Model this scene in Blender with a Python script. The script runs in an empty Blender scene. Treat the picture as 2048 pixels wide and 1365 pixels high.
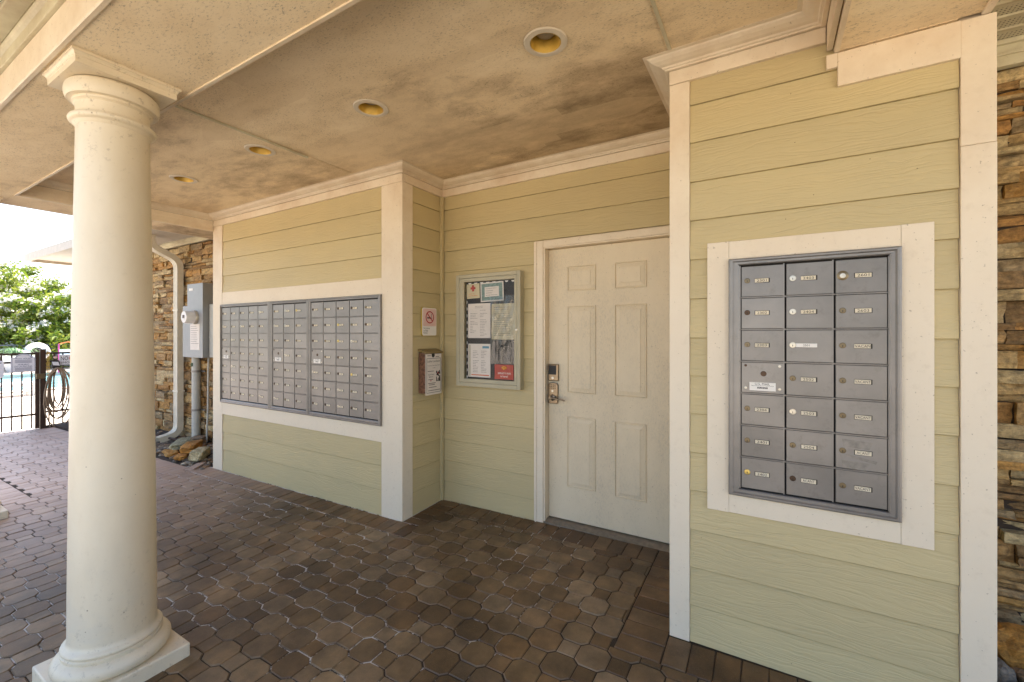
import bpy, bmesh, math, random
from mathutils import Vector, Matrix, noise
R = math.radians
random.seed(7)
sc = bpy.context.scene
col = sc.collection

# ------------------------------------------------------------------ camera
cam_d = bpy.data.cameras.new("camera")
cam = bpy.data.objects.new("camera", cam_d)
col.objects.link(cam)
cam.location = (0, 0, 1.403)
cam.rotation_euler = (R(90), 0, R(30.588))
cam_d.sensor_width = 36
cam_d.lens = 873.64 / 2048 * 36
cam_d.shift_y = -13.65 / 2048
cam_d.clip_start = 0.02
cam_d.clip_end = 2000
sc.camera = cam
sc.render.resolution_x, sc.render.resolution_y = 1024, 682

# ------------------------------------------------------------------ world, sun, exposure
SUN_EL, SUN_AZ = 58.0, -32.0            # azimuth from +Y, towards -X
world = bpy.data.worlds.new("World")
sc.world = world
world.use_nodes = True
wn = world.node_tree
wn.nodes.clear()
sky = wn.nodes.new("ShaderNodeTexSky")
sky.sky_type = 'NISHITA'
sky.sun_disc = False
sky.sun_elevation = R(SUN_EL)
sky.sun_rotation = R(SUN_AZ)
sky.air_density = 1.0
sky.dust_density = 3.0
sky.ozone_density = 0.6
bgn = wn.nodes.new("ShaderNodeBackground")
bgn.inputs[1].default_value = 0.15
wo = wn.nodes.new("ShaderNodeOutputWorld")
wn.links.new(sky.outputs[0], bgn.inputs[0])
wn.links.new(bgn.outputs[0], wo.inputs[0])
sun_d = bpy.data.lights.new("sun", 'SUN')
sun_d.energy = 4.5
sun_d.angle = R(0.5)
sun_d.color = (1.0, 0.93, 0.82)
sun = bpy.data.objects.new("sun", sun_d)
col.objects.link(sun)
sd = Vector((math.sin(R(SUN_AZ)) * math.cos(R(SUN_EL)), math.cos(R(SUN_AZ)) * math.cos(R(SUN_EL)), math.sin(R(SUN_EL))))
sun.rotation_euler = sd.to_track_quat('Z', 'Y').to_euler()
sun.location = (-10, 10, 20)
vs = sc.view_settings
vs.view_transform = 'Standard'
vs.look = 'None'
vs.exposure = 1.95
vs.gamma = 1.0
vs.use_curve_mapping = False
sc.cycles.max_bounces = 10
sc.cycles.diffuse_bounces = 7
sc.cycles.glossy_bounces = 4
sc.cycles.transmission_bounces = 6
sc.cycles.transparent_max_bounces = 12
sc.cycles.sample_clamp_indirect = 6
sc.cycles.use_denoising = True
sc.cycles.caustics_reflective = False
sc.cycles.caustics_refractive = False


# ------------------------------------------------------------------ materials
class NT:
    def __init__(self, name):
        self.m = bpy.data.materials.new(name)
        self.m.use_nodes = True
        self.t = self.m.node_tree
        self.t.nodes.clear()
        self.out = self.n("ShaderNodeOutputMaterial")
        self.b = self.n("ShaderNodeBsdfPrincipled")
        self.l(self.b.outputs[0], self.out.inputs[0])

    def n(self, typ, **kw):
        nd = self.t.nodes.new(typ)
        for k, v in kw.items():
            setattr(nd, k, v)
        return nd

    def l(self, a, b):
        self.t.links.new(a, b)

    def setin(self, nd, i, v):
        if v is None:
            return
        if hasattr(v, 'is_output'):
            self.l(v, nd.inputs[i])
        else:
            nd.inputs[i].default_value = v

    def pos(self, scale=(1, 1, 1), rnd=0.0):
        g = self.n("ShaderNodeNewGeometry")
        mp = self.n("ShaderNodeMapping")
        mp.inputs['Scale'].default_value = scale
        src = g.outputs['Position']
        if rnd:
            oi = self.n("ShaderNodeObjectInfo")
            ml = self.n("ShaderNodeVectorMath", operation='SCALE')
            cb = self.n("ShaderNodeCombineXYZ")
            self.l(oi.outputs['Random'], cb.inputs[0])
            self.l(oi.outputs['Random'], cb.inputs[1])
            self.l(oi.outputs['Random'], cb.inputs[2])
            self.l(cb.outputs[0], ml.inputs[0])
            ml.inputs['Scale'].default_value = rnd
            ad = self.n("ShaderNodeVectorMath", operation='ADD')
            self.l(src, ad.inputs[0])
            self.l(ml.outputs[0], ad.inputs[1])
            src = ad.outputs[0]
        self.l(src, mp.inputs[0])
        return mp.outputs[0]

    def noise(self, vec, scale=5, detail=4, rough=.55, dist=0.0):
        nd = self.n("ShaderNodeTexNoise")
        self.l(vec, nd.inputs['Vector'])
        nd.inputs['Scale'].default_value = scale
        nd.inputs['Detail'].default_value = detail
        nd.inputs['Roughness'].default_value = rough
        nd.inputs['Distortion'].default_value = dist
        return nd.outputs[0]

    def ramp(self, fac, stops, interp='LINEAR'):
        nd = self.n("ShaderNodeValToRGB")
        nd.color_ramp.interpolation = interp
        e = nd.color_ramp.elements
        while len(e) < len(stops):
            e.new(0.5)
        for el, (p, c) in zip(e, stops):
            el.position = p
            el.color = (c, c, c, 1) if isinstance(c, (int, float)) else (*c, 1)
        self.l(fac, nd.inputs[0])
        return nd.outputs[0]

    def mix(self, fac, a, b, mode='MIX'):
        nd = self.n("ShaderNodeMix", data_type='RGBA', blend_type=mode)
        self.setin(nd, 0, fac)
        for i, v in ((6, a), (7, b)):
            if isinstance(v, tuple) and len(v) == 3:
                v = (*v, 1)
            self.setin(nd, i, v)
        return nd.outputs[2]

    def math(self, op, a, b=None, c=None):
        nd = self.n("ShaderNodeMath", operation=op)
        self.setin(nd, 0, a)
        self.setin(nd, 1, b)
        if c is not None:
            self.setin(nd, 2, c)
        return nd.outputs[0]

    def xyz(self, vec):
        nd = self.n("ShaderNodeSeparateXYZ")
        self.l(vec, nd.inputs[0])
        return nd.outputs

    def island(self):
        """random per object and per mesh island"""
        g = self.n("ShaderNodeNewGeometry")
        oi = self.n("ShaderNodeObjectInfo")
        s = self.math('ADD', g.outputs['Random Per Island'], oi.outputs['Random'])
        return self.math('FRACT', s)

    def bump(self, h, strength=.3, dist=.01, prev=None):
        nd = self.n("ShaderNodeBump")
        nd.inputs['Strength'].default_value = strength
        nd.inputs['Distance'].default_value = dist
        self.l(h, nd.inputs['Height'])
        if prev is not None:
            self.l(prev, nd.inputs['Normal'])
        return nd.outputs[0]

    def done(self, color=None, rough=.6, normal=None, metal=0.0, spec=None):
        if color is not None:
            if isinstance(color, tuple) and len(color) == 3:
                color = (*color, 1)
            self.setin(self.b, 'Base Color', color)
        self.setin(self.b, 'Roughness', rough)
        self.setin(self.b, 'Metallic', metal)
        if spec is not None:
            self.setin(self.b, 'Specular IOR Level', spec)
        if normal is not None:
            self.l(normal, self.b.inputs['Normal'])
        return self.m


def plain(name, c, rough=.5, metal=0.0, var=.12, scale=14, bump=0.0, spec=None):
    k = NT(name)
    v = k.pos()
    n1 = k.noise(v, scale, 5, .6)
    f = k.ramp(n1, [(.3, 1 - var), (.7, 1 + var * .4)])
    cc = k.mix(1.0, (*c, 1), f, 'MULTIPLY')
    nm = k.bump(k.noise(v, scale * 12, 3), bump, .002) if bump else None
    return k.done(cc, rough, nm, metal, spec)


def flat(name, c, rough=.6, metal=0.0):
    return NT(name).done((*c, 1), rough, None, metal)


def mat_siding():
    k = NT("sage_siding_paint")
    v = k.pos((1, 1, 1), 7.0)
    x, y, z = k.xyz(v)
    u = k.math('ADD', x, y)
    warp = k.noise(k.pos((1.3, 1.3, 5), 7.0), 1.7, 4, .55)
    wp = k.math('MULTIPLY', warp, 0.13)
    zz = k.math('ADD', z, wp)
    cb = k.n("ShaderNodeCombineXYZ")
    k.setin(cb, 0, k.math('MULTIPLY', u, .035))
    k.setin(cb, 2, zz)
    gr = k.noise(cb.outputs[0], 115, 2, .5)
    gr2 = k.noise(k.pos((1.6, 1.6, 60), 3.0), 2.6, 4, .6)
    fine = k.noise(k.pos(), 240, 2)
    h = k.math('ADD', k.math('MULTIPLY', k.ramp(gr, [(.36, 0), (.56, 1)]), .6), k.math('MULTIPLY', gr2, .5))
    h = k.math('ADD', h, k.math('MULTIPLY', fine, .08))
    big = k.noise(k.pos((1, 1, 1.4)), 1.7, 5, .6)
    c1 = k.mix(k.ramp(big, [(.35, 0), (.7, 1)]), (.55, .45, .240), (.51, .423, .233))
    crack = k.ramp(gr, [(.22, 1), (.34, 0)])
    c2 = k.mix(k.math('MULTIPLY', crack, .2), c1, (.27, .23, .12))
    # fly specks
    vo = k.n("ShaderNodeTexVoronoi")
    k.l(k.pos(), vo.inputs['Vector'])
    vo.inputs['Scale'].default_value = 13
    sp = k.ramp(vo.outputs['Distance'], [(.022, 1), (.03, 0)])
    c3 = k.mix(k.math('MULTIPLY', sp, .8), c2, (.1, .07, .035))
    oi = k.n("ShaderNodeObjectInfo")
    c4 = k.mix(1.0, c3, k.ramp(oi.outputs['Random'], [(0, .95), (1, 1.04)]), 'MULTIPLY')
    return k.done(c4, .55, k.bump(h, .5, .0035))


def mat_trim(name="cream_trim_paint", c=(.76, .665, .52), dirt=(.55, .40, .25), top=1.0):
    k = NT(name)
    v = k.pos()
    n1 = k.noise(v, 3.2, 6, .65)
    n2 = k.noise(v, 26, 5, .7)
    x, y, z = k.xyz(v)
    zf = k.n("ShaderNodeMapRange")
    k.l(z, zf.inputs[0])
    zf.inputs[1].default_value = 1.6
    zf.inputs[2].default_value = 2.7
    zf.inputs[3].default_value = .10
    zf.inputs[4].default_value = .75 * top
    d = k.math('MULTIPLY', k.ramp(n1, [(.38, 0), (.72, 1)]), zf.outputs[0])
    d2 = k.math('MULTIPLY', k.ramp(n2, [(.55, 0), (.8, 1)]), .22)
    cc = k.mix(d, c, dirt)
    cc = k.mix(d2, cc, (.42, .33, .22))
    sp = k.ramp(k.noise(v, 95, 2, .5), [(.70, 0), (.74, 1)])
    cc = k.mix(k.math('MULTIPLY', sp, .5), cc, (.2, .14, .08))
    h = k.noise(k.pos((1, 1, .15)), 90, 3)
    return k.done(cc, .5, k.bump(h, .12, .003))


def mat_ceiling():
    k = NT("mildewed_ceiling_board")
    v = k.pos()
    big = k.noise(k.pos((.55, 1.25, 1)), 1.1, 6, .68, .15)
    mid = k.noise(k.pos((1, 1.8, 1)), 3.4, 5, .65, .2)
    x, y, z = k.xyz(v)
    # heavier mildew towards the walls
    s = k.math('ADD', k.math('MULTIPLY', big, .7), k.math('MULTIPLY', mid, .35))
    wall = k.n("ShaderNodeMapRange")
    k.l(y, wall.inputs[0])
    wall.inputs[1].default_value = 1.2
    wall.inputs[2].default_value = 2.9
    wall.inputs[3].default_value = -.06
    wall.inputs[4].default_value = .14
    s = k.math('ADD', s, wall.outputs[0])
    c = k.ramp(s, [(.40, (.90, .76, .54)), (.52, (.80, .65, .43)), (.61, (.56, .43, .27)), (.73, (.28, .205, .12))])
    sp = k.noise(k.pos((1, 2.2, 1)), 75, 4, .8)
    spm = k.math('MULTIPLY', k.ramp(sp, [(.55, 0), (.66, 1)]), k.ramp(mid, [(.34, .2), (.58, 1)]))
    c = k.mix(k.math('MULTIPLY', spm, .75), c, (.10, .065, .035))
    # cleaned patches with sharp borders
    bt = k.n("ShaderNodeTexVoronoi", feature='F1', distance='CHEBYCHEV')
    k.l(k.pos((.8, 1.7, 1)), bt.inputs['Vector'])
    bt.inputs['Scale'].default_value = 1.15
    pc = k.ramp(k.xyz(bt.outputs['Color'])[0], [(.60, 0), (.64, 1)])
    c = k.mix(k.math('MULTIPLY', pc, .38), c, (.72, .57, .37))
    return k.done(c, .75, k.bump(sp, .1, .003))


def mat_paver(name, cols, speck=.35):
    k = NT(name)
    v = k.pos()
    r = k.island()
    c = k.ramp(r, [(i / (len(cols) - 1), cc) for i, cc in enumerate(cols)])
    n1 = k.noise(v, 9, 5, .65)
    n2 = k.noise(v, 320, 2, .6)
    blot = k.noise(v, 1.6, 5, .6)
    c = k.mix(1.0, c, k.ramp(n1, [(.3, .6), (.7, 1.25)]), 'MULTIPLY')
    c = k.mix(1.0, c, k.ramp(blot, [(.36, .48), (.62, 1.15)]), 'MULTIPLY')
    c = k.mix(k.math('MULTIPLY', k.ramp(n2, [(.58, 0), (.75, 1)]), speck), c, (.36, .28, .20))
    c = k.mix(k.math('MULTIPLY', k.ramp(n2, [(.25, 1), (.38, 0)]), .5), c, (.02, .014, .01))
    # stronger skylight painted in: paver colour pales outside the porch roof
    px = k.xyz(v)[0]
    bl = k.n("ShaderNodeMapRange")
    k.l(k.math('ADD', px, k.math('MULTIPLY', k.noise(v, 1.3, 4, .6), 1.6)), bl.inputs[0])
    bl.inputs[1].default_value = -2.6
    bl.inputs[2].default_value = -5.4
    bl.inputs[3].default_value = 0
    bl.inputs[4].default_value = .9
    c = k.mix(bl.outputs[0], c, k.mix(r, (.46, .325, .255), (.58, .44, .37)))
    # rare white droppings
    vo = k.n("ShaderNodeTexVoronoi")
    k.l(v, vo.inputs['Vector'])
    vo.inputs['Scale'].default_value = 5.0
    ndis = k.math('ADD', vo.outputs['Distance'], k.math('MULTIPLY', k.noise(v, 60, 3), .06))
    wsp = k.ramp(ndis, [(.052, 1), (.062, 0)])
    c = k.mix(k.math('MULTIPLY', wsp, .8), c, (.62, .60, .54))
    h = k.math('ADD', k.math('MULTIPLY', n2, .5), n1)
    return k.done(c, .52, k.bump(h, .28, .003), 0, .5)


def mat_joint():
    k = NT("joint_sand_with_lime_bloom")
    v = k.pos()
    x, y, z = k.xyz(v)
    reg = k.noise(v, 1.15, 3, .5)
    det = k.noise(v, 16, 5, .75)
    # bloom sits along the mailbox bay and in the middle of the porch
    m = k.math('ADD', k.math('MULTIPLY', reg, .62), k.math('MULTIPLY', det, .75))
    b1 = k.n("ShaderNodeMapRange")
    k.l(x, b1.inputs[0])
    b1.inputs[1].default_value = -.55
    b1.inputs[2].default_value = -1.2
    b1.inputs[3].default_value = -.16
    b1.inputs[4].default_value = .04
    b2 = k.n("ShaderNodeMapRange")
    k.l(x, b2.inputs[0])
    b2.inputs[1].default_value = -5.2
    b2.inputs[2].default_value = -6.0
    b2.inputs[3].default_value = 0
    b2.inputs[4].default_value = -.35
    m = k.math('ADD', m, k.math('ADD', b1.outputs[0], b2.outputs[0]))
    b3 = k.n("ShaderNodeMapRange")
    k.l(y, b3.inputs[0])
    b3.inputs[1].default_value = 1.75
    b3.inputs[2].default_value = 2.25
    b3.inputs[3].default_value = 0
    b3.inputs[4].default_value = .10
    m = k.math('ADD', m, k.math('MULTIPLY', b3.outputs[0], k.math('LESS_THAN', x, -2.3)))
    f = k.ramp(m, [(.735, 0), (.80, 1)])
    c = k.mix(f, (.040, .026, .014), (.60, .58, .55))
    return k.done(c, .9, k.bump(det, .5, .01))


def mat_stone(name="ledgestone", cols=None):
    k = NT(name)
    v = k.pos((1, 1, 1), 3.0)
    r = k.island()
    cols = cols or [(.36, .22, .085), (.46, .31, .13), (.25, .15, .06), (.42, .23, .065), (.52, .40, .21), (.32, .23, .12), (.35, .18, .05), (.46, .34, .17)]
    c = k.ramp(r, [(i / len(cols), cc) for i, cc in enumerate(cols)], 'CONSTANT')
    n1 = k.noise(k.pos((1, 1, 3.2), 3.0), 7, 6, .7, .4)
    n2 = k.noise(v, 38, 5, .7)
    rust = k.noise(v, 4.5, 4, .6)
    c = k.mix(k.ramp(rust, [(.54, 0), (.72, .45)]), c, (.40, .19, .055))
    c = k.mix(1.0, c, k.ramp(n1, [(.32, .58), (.68, 1.25)]), 'MULTIPLY')
    c = k.mix(1.0, c, k.ramp(n2, [(.34, .55), (.62, 1.2)]), 'MULTIPLY')
    h = k.math('ADD', n1, k.math('MULTIPLY', n2, .6))
    return k.done(c, .8, k.bump(h, .9, .016))


def mat_boxmetal():
    k = NT("grey_anodised_mailbox_metal")
    v = k.pos()
    n1 = k.noise(v, 6, 5, .6)
    n2 = k.noise(k.pos((1, 1, 8), 2.0), 130, 2, .6)
    smu = k.noise(v, 22, 6, .75)
    oi = k.n("ShaderNodeObjectInfo")
    c = k.mix(k.ramp(n1, [(.35, 0), (.7, 1)]), (.262, .245, .228), (.212, .20, .187))
    c = k.mix(k.math('MULTIPLY', k.ramp(smu, [(.55, 0), (.75, 1)]), .4), c, (.12, .105, .09))
    c = k.mix(1.0, c, k.ramp(oi.outputs['Random'], [(0, .9), (1, 1.08)]), 'MULTIPLY')
    return k.done(c, .40, k.bump(n2, .06, .001), .5)


def mat_door():
    k = NT("scuffed_cream_door_paint")
    v = k.pos()
    x, y, z = k.xyz(v)
    n1 = k.noise(k.pos((1, 1, .6)), 3.6, 6, .7)
    n2 = k.noise(k.pos((1.5, 1, .6)), 75, 5, .8)
    a = k.math('MULTIPLY', k.ramp(n1, [(.42, 0), (.62, 1)]), k.ramp(n2, [(.48, 0), (.60, 1)]))
    c = k.mix(k.ramp(n1, [(.3, 0), (.7, .6)]), (.74, .64, .47), (.64, .54, .38))
    c = k.mix(k.math('MULTIPLY', a, .40), c, (.42, .38, .32))
    sp = k.ramp(k.noise(v, 110, 2, .5), [(.69, 0), (.74, 1)])
    c = k.mix(k.math('MULTIPLY', sp, .5), c, (.22, .17, .11))
    return k.done(c, .5, k.bump(n2, .03, .001))


def mat_soffit(name, axis):
    k = NT(name)
    v = k.pos()
    x, y, z = k.xyz(v)
    a, b = (x, y) if axis == 'x' else (y, x)
    # perforated bands between smooth ribs; a runs along the ribs
    fb = k.math('FRACT', k.math('MULTIPLY', b, 1 / .11))
    band = k.math('MULTIPLY', k.math('GREATER_THAN', fb, .32), k.math('LESS_THAN', fb, .92))
    ga = k.math('ABSOLUTE', k.math('SUBTRACT', k.math('FRACT', k.math('MULTIPLY', a, 70)), .5))
    gb = k.math('ABSOLUTE', k.math('SUBTRACT', k.math('FRACT', k.math('MULTIPLY', b, 70)), .5))
    dot = k.math('LESS_THAN', k.math('ADD', k.math('MULTIPLY', ga, ga), k.math('MULTIPLY', gb, gb)), .045)
    f = k.math('MULTIPLY', dot, band)
    n = k.noise(v, 3, 5, .6)
    c = k.mix(k.ramp(n, [(.4, 0), (.75, 1)]), (.60, .56, .42), (.50, .45, .31))
    c = k.mix(f, c, (.05, .04, .03))
    return k.done(c, .5)


def mat_leaf(name, cols):
    k = NT(name)
    g = k.n("ShaderNodeNewGeometry")
    c = k.ramp(g.outputs['Random Per Island'], [(i / (len(cols) - 1), cc) for i, cc in enumerate(cols)])
    k.done(c, .55)
    tr = k.n("ShaderNodeBsdfTranslucent")
    k.l(c, tr.inputs[0])
    mx = k.n("ShaderNodeMixShader")
    mx.inputs[0].default_value = .4
    k.l(k.b.outputs[0], mx.inputs[1])
    k.l(tr.outputs[0], mx.inputs[2])
    k.l(mx.outputs[0], k.out.inputs[0])
    return k.m


def mat_glass():
    k = NT("cloudy_display_glass")
    tr = k.n("ShaderNodeBsdfTransparent")
    gl = k.n("ShaderNodeBsdfGlossy")
    gl.inputs['Roughness'].default_value = .06
    v = k.pos((3.5, 1, .8))
    nm = k.bump(k.noise(v, 7, 3, .6, 1.5), .6, .012)
    k.l(nm, gl.inputs['Normal'])
    fr = k.n("ShaderNodeFresnel")
    fr.inputs[0].default_value = 1.5
    k.l(nm, fr.inputs['Normal'])
    mx = k.n("ShaderNodeMixShader")
    k.l(k.math('MULTIPLY', fr.outputs[0], .3), mx.inputs[0])
    k.l(tr.outputs[0], mx.inputs[1])
    k.l(gl.outputs[0], mx.inputs[2])
    k.l(mx.outputs[0], k.out.inputs[0])
    return k.m


def mat_film():
    k = NT("crumpled_clear_film")
    tr = k.n("ShaderNodeBsdfTransparent")
    gl = k.n("ShaderNodeBsdfGlossy")
    gl.inputs['Roughness'].default_value = .08
    fr = k.n("ShaderNodeFresnel")
    fr.inputs[0].default_value = 1.6
    mx = k.n("ShaderNodeMixShader")
    k.l(k.math('MULTIPLY', fr.outputs[0], 1.1), mx.inputs[0])
    k.l(tr.outputs[0], mx.inputs[1])
    k.l(gl.outputs[0], mx.inputs[2])
    k.l(mx.outputs[0], k.out.inputs[0])
    return k.m


def mat_water():
    k = NT("pool_water")
    v = k.pos()
    n = k.noise(v, 3, 4, .6, .5)
    c = k.mix(k.ramp(n, [(.35, 0), (.65, 1)]), (.16, .42, .50), (.30, .58, .64))
    return k.done(c, .12, k.bump(n, .25, .03))


def mat_column():
    k = NT("cream_column_paint")
    v = k.pos()
    x, y, z = k.xyz(v)
    n1 = k.noise(k.pos((1, 1, .45)), 3.5, 6, .65)
    n2 = k.noise(v, 34, 5, .8)
    c = k.mix(k.ramp(n1, [(.4, 0), (.75, 1)]), (.75, .66, .50), (.68, .58, .42))
    # grime caught by the base mouldings and under the capital
    lo = k.n("ShaderNodeMapRange")
    k.l(z, lo.inputs[0])
    lo.inputs[1].default_value = .55
    lo.inputs[2].default_value = .0
    lo.inputs[3].default_value = .08
    lo.inputs[4].default_value = .5
    hi = k.n("ShaderNodeMapRange")
    k.l(z, hi.inputs[0])
    hi.inputs[1].default_value = 2.0
    hi.inputs[2].default_value = 2.35
    hi.inputs[3].default_value = 0
    hi.inputs[4].default_value = .6
    w = k.math('ADD', lo.outputs[0], hi.outputs[0])
    sp = k.math('MULTIPLY', k.ramp(n2, [(.57, 0), (.70, 1)]), w)
    c = k.mix(sp, c, (.22, .16, .10))
    blu = k.math('MULTIPLY', k.ramp(k.noise(v, 6, 4, .6), [(.52, 0), (.62, .35)]), lo.outputs[0])
    c = k.mix(blu, c, (.46, .47, .47))
    vo = k.n("ShaderNodeTexVoronoi")
    k.l(v, vo.inputs['Vector'])
    vo.inputs['Scale'].default_value = 12
    c = k.mix(k.math('MULTIPLY', k.ramp(vo.outputs['Distance'], [(.028, 1), (.045, 0)]), .7), c, (.16, .10, .05))
    return k.done(c, .42, k.bump(k.noise(v, 60, 3), .06, .003))


M = {}
M['siding'] = mat_siding()
M['trim'] = mat_trim()
M['trim2'] = mat_trim("olive_cream_eave_paint", (.60, .56, .40), (.30, .22, .12), 1.1)
M['ceiling'] = mat_ceiling()
M['paver'] = mat_paver("brown_concrete_paver", [(.168, .100, .041), (.24, .155, .076), (.112, .060, .022), (.275, .188, .103), (.178, .097, .036), (.134, .083, .038)])
M['border'] = mat_paver("brown_border_brick", [(.165, .083, .028), (.23, .137, .062), (.12, .058, .020), (.19, .105, .043)])
M['joint'] = mat_joint()
M['stone'] = mat_stone()
M['rock'] = mat_stone("river_rock", [(.22, .15, .09), (.34, .27, .19), (.13, .10, .075), (.40, .33, .25), (.27, .16, .08), (.19, .16, .13)])
M['rock_orange'] = mat_stone("orange_sandstone", [(.52, .24, .045), (.50, .25, .05), (.55, .27, .06)])
M['rock_yellow'] = mat_stone("pale_yellow_sandstone", [(.56, .46, .25), (.58, .49, .29)])
M['rock_green'] = mat_stone("mossy_grey_slab_stone", [(.34, .32, .20), (.31, .30, .19)])
M['metal'] = mat_boxmetal()
M['door'] = mat_door()
M['soffit_x'] = mat_soffit("vinyl_soffit_right", 'x')
M['soffit_y'] = mat_soffit("vinyl_soffit_front", 'y')
M['glass'] = mat_glass()
M['film'] = mat_film()
M['whitefascia'] = plain('white_fascia_board', (.50, .46, .40), .6)
M['water'] = mat_water()
M['column'] = mat_column()
M['dark'] = flat("dark_void", (.012, .011, .010), .9)
M['black'] = flat("black_print", (.02, .018, .018), .6)
M['ink'] = flat("grey_ink", (.16, .13, .12), .7)
M['lap_shade'] = plain('brown_shade_under_laps', (.40, .33, .165), .9, var=.4, scale=9)  # brown of the painted shadow line below each siding lap
M['label'] = plain("cream_label_card", (.74, .66, .50), .6)
M['paper'] = plain("white_paper", (.72, .66, .60), .6, var=.06)
M['cream_paper'] = plain("yellowed_paper", (.60, .52, .33), .6, var=.1)
M['whiteprint'] = flat("white_print", (.8, .77, .72), .5)
M['bronze'] = plain("worn_brass_lock", (.21, .165, .10), .38, .75)
M['darkbrass'] = plain("dark_brass_lock", (.09, .055, .035), .45, .7)
M['silver'] = plain("bright_lock_face", (.62, .58, .50), .3, .7)
M['gold'] = plain("new_brass_lock", (.72, .55, .18), .3, .8)
M['nickel'] = plain("antique_nickel_lockset", (.30, .235, .165), .28, .9)
M['boardframe'] = plain("chipped_grey_green_enamel", (.44, .40, .28), .45, var=.1, scale=9)
M['red'] = plain("red_sign_print", (.42, .035, .015), .45)
M['signred'] = flat("prohibition_red", (.42, .015, .02), .5)
M['pink'] = plain("faded_pink_sign_face", (.74, .52, .47), .45, var=.05)
M['yellowplastic'] = plain("yellowed_plastic_backing", (.50, .37, .07), .5)
M['yellow'] = flat("yellow_print", (.80, .52, .03), .5)
M['teal'] = plain("teal_certificate_print", (.22, .32, .29), .6, var=.5, scale=60)
M['blueprint'] = flat("blue_print", (.08, .24, .34), .6)
M['orangeprint'] = flat("orange_print", (.62, .13, .02), .6)
M['olive_plastic'] = plain("olive_brown_lid", (.24, .17, .065), .4)
M['brochure_side'] = plain("clear_box_over_brochures", (.22, .11, .07), .3, var=.8, scale=45)
M['can_trim'] = plain("white_trim_ring", (.70, .62, .50), .5)
M['can_gold'] = plain("yellowed_reflector", (.62, .40, .07), .35, .3, var=.25, scale=20)
M['can_lens'] = plain("frosted_lens", (.42, .36, .28), .5)
M['downspout'] = plain("cream_downspout", (.68, .64, .53), .4)
M['meter'] = plain("grey_steel_cabinet", (.31, .32, .33), .45, .15, var=.06)
M['pvc'] = plain("grey_pvc", (.46, .46, .42), .45)
M['iron'] = plain("brown_black_iron", (.06, .033, .022), .45, .3)
M['signwhite'] = plain("white_sign_face", (.80, .81, .86), .4, var=.04)
M['navy'] = flat("navy_print", (.03, .05, .16), .5)
M['hose'] = plain("tan_hose", (.30, .215, .14), .45)
M['goldchain'] = plain("brass_chain", (.62, .45, .13), .35, .7)
M['concrete'] = plain("pale_pool_deck", (.58, .50, .42), .8, var=.15, scale=3)
M['lot'] = plain("pale_concrete_drive", (.52, .44, .33), .85, var=.15, scale=1.5)
M['roof'] = plain("brown_shingle", (.12, .09, .075), .9, var=.3, scale=20)
M['greyrail'] = plain("grey_rail_paint", (.13, .14, .17), .5)
M['whiteplastic'] = plain("white_plastic", (.78, .77, .76), .4, var=.04)
M['magenta'] = plain("magenta_frame", (.58, .06, .26), .4)
M['orange'] = plain("orange_strap", (.68, .18, .05), .5)
M['leaf1'] = mat_leaf("crape_myrtle_leaves", [(.12, .20, .012), (.26, .34, .03), (.05, .10, .012), (.36, .38, .06), (.09, .16, .02)])
M['leaf2'] = mat_leaf("dark_cedar_leaves", [(.03, .08, .03), (.06, .13, .05), (.02, .05, .02)])
M['leaf3'] = mat_leaf("pale_strap_leaves", [(.16, .34, .14), (.40, .52, .36), (.09, .22, .07)])
M['bloom'] = mat_leaf("white_blossom", [(.85, .84, .80), (.78, .74, .64)])
M['bark'] = plain("grey_brown_bark", (.16, .11, .07), .9, var=.4, scale=8)
M['soil'] = plain("dark_soil", (.045, .030, .020), .95, var=.4, scale=10)
M['mortar'] = plain("dark_recess_mortar", (.045, .030, .020), .95)
M['copper'] = plain("rusty_edging", (.06, .03, .02), .8)
M['threshold'] = plain("weathered_threshold", (.24, .20, .155), .5, .3, var=.3, scale=30)
M['dirtstripe'] = plain("mildewed_moulding", (.30, .21, .085), .7, var=.7, scale=60)
M['tape'] = plain("grey_tape", (.28, .255, .225), .25, 0, var=.3, scale=40)
M['white_rubber'] = plain("limescale_spill", (.62, .62, .58), .9)

# ------------------------------------------------------------------ helpers
ORG = {}


def setp(o, label=None, cat=None, group=None, kind=None):
    if label:
        o['label'] = label
    if cat:
        o['category'] = cat
    if group:
        o['group'] = group
    if kind:
        o['kind'] = kind
    return o


def thing(name, label, cat, loc=(0, 0, 0), group=None, kind=None):
    o = bpy.data.objects.new(name, None)
    o.empty_display_size = .1
    o.location = loc
    col.objects.link(o)
    ORG[o.name] = Vector(loc)
    return setp(o, label, cat, group, kind)


def addobj(name, mesh, parent=None, loc=None, rot=None):
    """link a (shared) mesh; loc is given in world space"""
    o = bpy.data.objects.new(name, mesh)
    col.objects.link(o)
    if parent is not None:
        o.parent = parent
        po = ORG[parent.name]
        w = Vector(loc) if loc is not None else po.copy()
        o.location = w - po
    else:
        w = Vector(loc) if loc is not None else Vector((0, 0, 0))
        o.location = w
    ORG[o.name] = w
    if rot:
        o.rotation_euler = rot
    return o


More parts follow.
